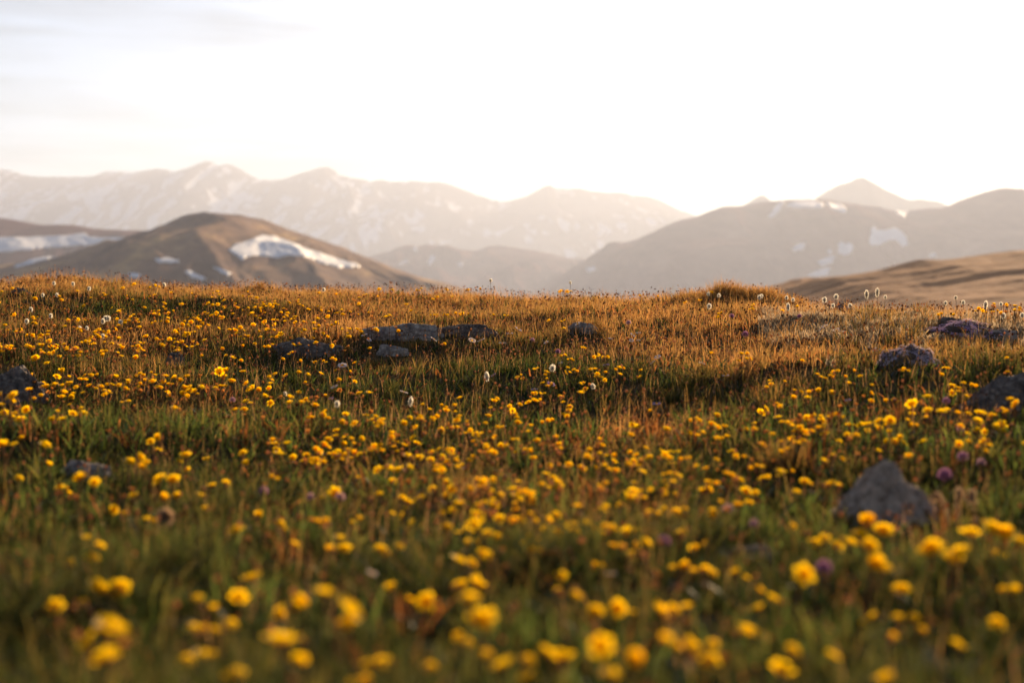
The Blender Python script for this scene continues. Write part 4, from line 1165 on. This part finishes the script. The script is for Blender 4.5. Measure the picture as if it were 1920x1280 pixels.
for px, py, s_, pale in [(1806,857,22,0),(1772,891,28,0),(1365,955,22,1),(1245,1015,26,0),(1545,1065,32,0),(1414,982,13,1),(494,921,19,0),(638,932,19,1),(583,932,12,1),(1774,752,15,0),(1800,805,12,1),(1499,593,9,0),(1372,593,10,0),(1179,605,10,1),(998,638,10,1),(1046,659,10,0),(1397,627,13,0),(1840,868,18,1),(436,750,12,1)]:
    hm = random.choice(PCLOVER if pale else CLOVER)
    stalked('clover_flower', px, py, s_, 'clover', 'round clover heads in the meadow', 'pale pink clover head' if pale else 'round purple clover head', .0245, .045, [('flower_head', hm)], .2, True, (.6, 1.8))
# big blurred fluff at lower left
co, hm = fuzz_head(650, .0095, .009, .0035, 1500, None); hm.materials.clear(); hm.materials.append(m_fuzz)
stalked('fluffy_seed_head', 310, 968, 40, 'seed head', 'fluffy white seed heads on thin stems', 'largest round tan seed head', .026, .055, [('fluff', hm), ('seed_core', co)], .1, False, (.6, 1.9))

# drooping woolly stalks behind the pointed boulder and dry leaf tips
def drooping(px, py, foot_px, foot_py, side):
    x, y, z = hit(foot_px, foot_py, 0)
    u, k = ray(px, py); tx, tz = u * y - x, EYE + k * y - z
    root = empty('drooping_stalk', (x, y, z)); tag(root, None, 'dry plant', 'drooping woolly stalks by the pointed boulder')
    b = Buf()
    pts = [(0, 0, 0), (tx * .2, 0, tz * .45), (tx * .45, 0, tz * .85), (tx * .75, 0, tz * 1.05), (tx, 0, tz), (tx * 1.12, 0, tz * .82)]
    b.tube(pts, [.0022, .002, .002, .0022, .003, .001], 6)
    m = b.mesh('stalk'); m.materials.append(m_fuzz)
    add_child('stalk', m, root, Matrix.Identity(4))
    rs = np.random.default_rng(int(px)); nh = 420
    t = rs.uniform(.15, 1, nh) * (len(pts) - 1.001); i = t.astype(int); f = (t - i)[:, None]
    P = np.array(pts); p0 = P[i] * (1 - f) + P[i + 1] * f
    d = rs.normal(size=(nh, 3)); d /= np.linalg.norm(d, axis=1)[:, None]
    p1 = p0 + d * rs.uniform(.004, .008, (nh, 1)); sd = np.cross(d, rs.normal(size=(nh, 3))) * .0005
    V = np.stack([p0 - sd, p0 + sd, p1 + sd * .5, p1 - sd * .5], 1).reshape(-1, 3)
    hm = mesh_np('fluff', V, (np.arange(nh) * 4)[:, None] + np.array([[0, 1, 2, 3]])); hm.materials.append(m_fuzz)
    add_child('fluff', hm, root, Matrix.Identity(4))
    THINGS.append((root, 'drooping woolly tan stalk', px, py, 30, 1))
drooping(1750, 930, 1780, 1000, -1); drooping(1800, 922, 1792, 1000, 1); drooping(1820, 925, 1830, 1005, -1)

# lavender cushion plants
def cushion(px, py, wpx, hpx, mat, nfl, label, land, seed, depth=.7):
    x, y, z = hit(px, py, 0)
    W = wpx * y / FPX; H = hpx * y / FPX; D = W * depth
    root = empty('cushion_plant', (x, y + D * .4, z)); tag(root, label, 'cushion plant', 'flowering cushion plants on the right')
    bm = bmesh.new(); bmesh.ops.create_icosphere(bm, subdivisions=4, radius=1)
    f = lambda d: 1 + .34 * mnoise.fractal(d * 1.7 + Vector((seed, 0, 0)), 1, 2, 5)
    for v in bm.verts:
        d = v.co.normalized(); r = f(d)
        v.co = (d.x * r * W * .5, d.y * r * D * .5, max(-.2, d.z) * r * H)
    me = bpy.data.meshes.new('mound'); bm.to_mesh(me); bm.free(); me.materials.append(m_leafmound)
    add_child('mound', me, root, Matrix.Identity(4))
    b = Buf(); rs = np.random.default_rng(seed); random.seed(seed)
    for k in range(nfl):
        d = Vector((rs.normal(), rs.normal() - .2, abs(rs.normal()) * .9 + .1)).normalized()
        if mnoise.noise(d * 3.0 + Vector((seed * 2.0, 0, 0))) < -.16: continue
        r = f(d)
        p = Vector((d.x * r * W * .5, d.y * r * D * .5, d.z * r * H + .002))
        nrm = Vector((d.x / W, d.y / D, d.z / H)).normalized()
        q = nrm.to_track_quat('Z', 'Y').to_matrix()
        sz = rs.uniform(.0018, .0034); spin = rs.uniform(0, 6.28)
        for e in range(5):
            a_ = spin + e * 2 * math.pi / 5
            loc = [Vector((0, 0, 0)), Vector((math.cos(a_ - .42) * sz * .8, math.sin(a_ - .42) * sz * .8, sz * .25)), Vector((math.cos(a_) * sz, math.sin(a_) * sz, sz * .2)), Vector((math.cos(a_ + .42) * sz * .8, math.sin(a_ + .42) * sz * .8, sz * .25))]
            b.add([tuple(p + nrm * .002 + q @ v) for v in loc], [[0, 1, 2, 3]])
    m = b.mesh('blossoms'); m.materials.append(mat)
    bo = add_child('blossoms', m, root, Matrix.Identity(4)); bo['kind'] = 'stuff'
    if land: LAND.append((land, px, py - hpx * .5, wpx * .55))
m_leafmound = leaf_mat('cushion_leaf', (.13, .10, .085), .2)
m_lav = leaf_mat('lavender_blossom', (.76, .54, .74), .5)
m_palelav = leaf_mat('pale_lavender_blossom', (.80, .68, .78), .5)
cushion(1812, 636, 135, 30, m_lav, 4200, 'large lavender flowering cushion near the right edge of the crest', 'the large lavender cushion', 3, .9)
cushion(1712, 690, 100, 36, m_palelav, 1900, 'rounded cushion with pale lilac blossoms below the large lavender cushion', 'the pale lilac cushion', 7)
cushion(1575, 592, 62, 20, m_lav, 240, 'small purple flowering cushion on the crest under two fluffy seed heads', 'the small purple cushion', 11)
cushion(1880, 642, 60, 18, m_palelav, 200, 'low pale cushion between the large lavender cushion and the right edge', None, 15)

# ------------------------------------------------------------------ labels that single each flower out
ONES = ['zero', 'one', 'two', 'three', 'four', 'five', 'six', 'seven', 'eight', 'nine', 'ten', 'eleven', 'twelve', 'thirteen', 'fourteen', 'fifteen', 'sixteen', 'seventeen', 'eighteen', 'nineteen']
TENS = ['', '', 'twenty', 'thirty', 'forty', 'fifty', 'sixty', 'seventy', 'eighty', 'ninety']
ORD = ['first', 'second', 'third', 'fourth', 'fifth', 'sixth', 'seventh', 'eighth', 'ninth', 'tenth', 'eleventh', 'twelfth']
def say(n):
    if n < 20: return ONES[n]
    if n >= 100: return 'hundred'
    return TENS[n // 10] + ('-' + ONES[n % 10] if n % 10 else '')
rows = {}
for (o, phrase, px, py, size, nb) in THINGS:
    look = '' if phrase.startswith('largest') else ('large blurred ' if size >= 30 else 'blurred ' if py > 860 else 'tiny ' if size < 9 else 'small ' if size < 14 else '')
    what = phrase
    if phrase == 'yellow flower':
        what = 'yellow flower' + ('' if nb == 1 else f' with {say(nb)} blooms')
    where = None; bestd = 1e9
    for (lw, lx, ly, reach) in LAND:
        dx, dy = px - lx, py - ly; dd = math.hypot(dx, dy * 1.4)
        if dd < reach * 1.05 and dd < bestd:
            bestd = dd
            rel = ('just left of' if dx < 0 else 'just right of') if abs(dx) > abs(dy) * 1.3 else ('just above' if dy < 0 else 'just below')
            where = f'{rel} {lw}'
    if where is None:
        qx = 5 * int(round(min(1920, max(0, px)) / 19.2 / 5)); qy = 5 * int(round(min(1280, max(0, py)) / 12.8 / 5))
        hx = 'at the left edge' if qx == 0 else 'at the right edge' if qx == 100 else f'{say(qx)} percent across'
        hy = 'at the bottom edge' if qy == 100 else f'{say(qy)} percent down'
        where = f'{hx}, {hy}'
    rows.setdefault(f'{look}{what} {where}', []).append((px, py, o))
for text, lst in rows.items():
    lst.sort(key=lambda q: q[0])
    for i, (px, py, o) in enumerate(lst):
        n_ = len(lst)
        if n_ == 1: o['label'] = text
        else:
            pos = 'leftmost' if i == 0 else 'rightmost' if i == n_ - 1 else 'middle one' if n_ == 3 else ORD[i] + ' from left'
            o['label'] = f'{text}, {pos}' + ('' if len(text.split()) + len(pos.split()) > 14 else f' of {say(n_)}')
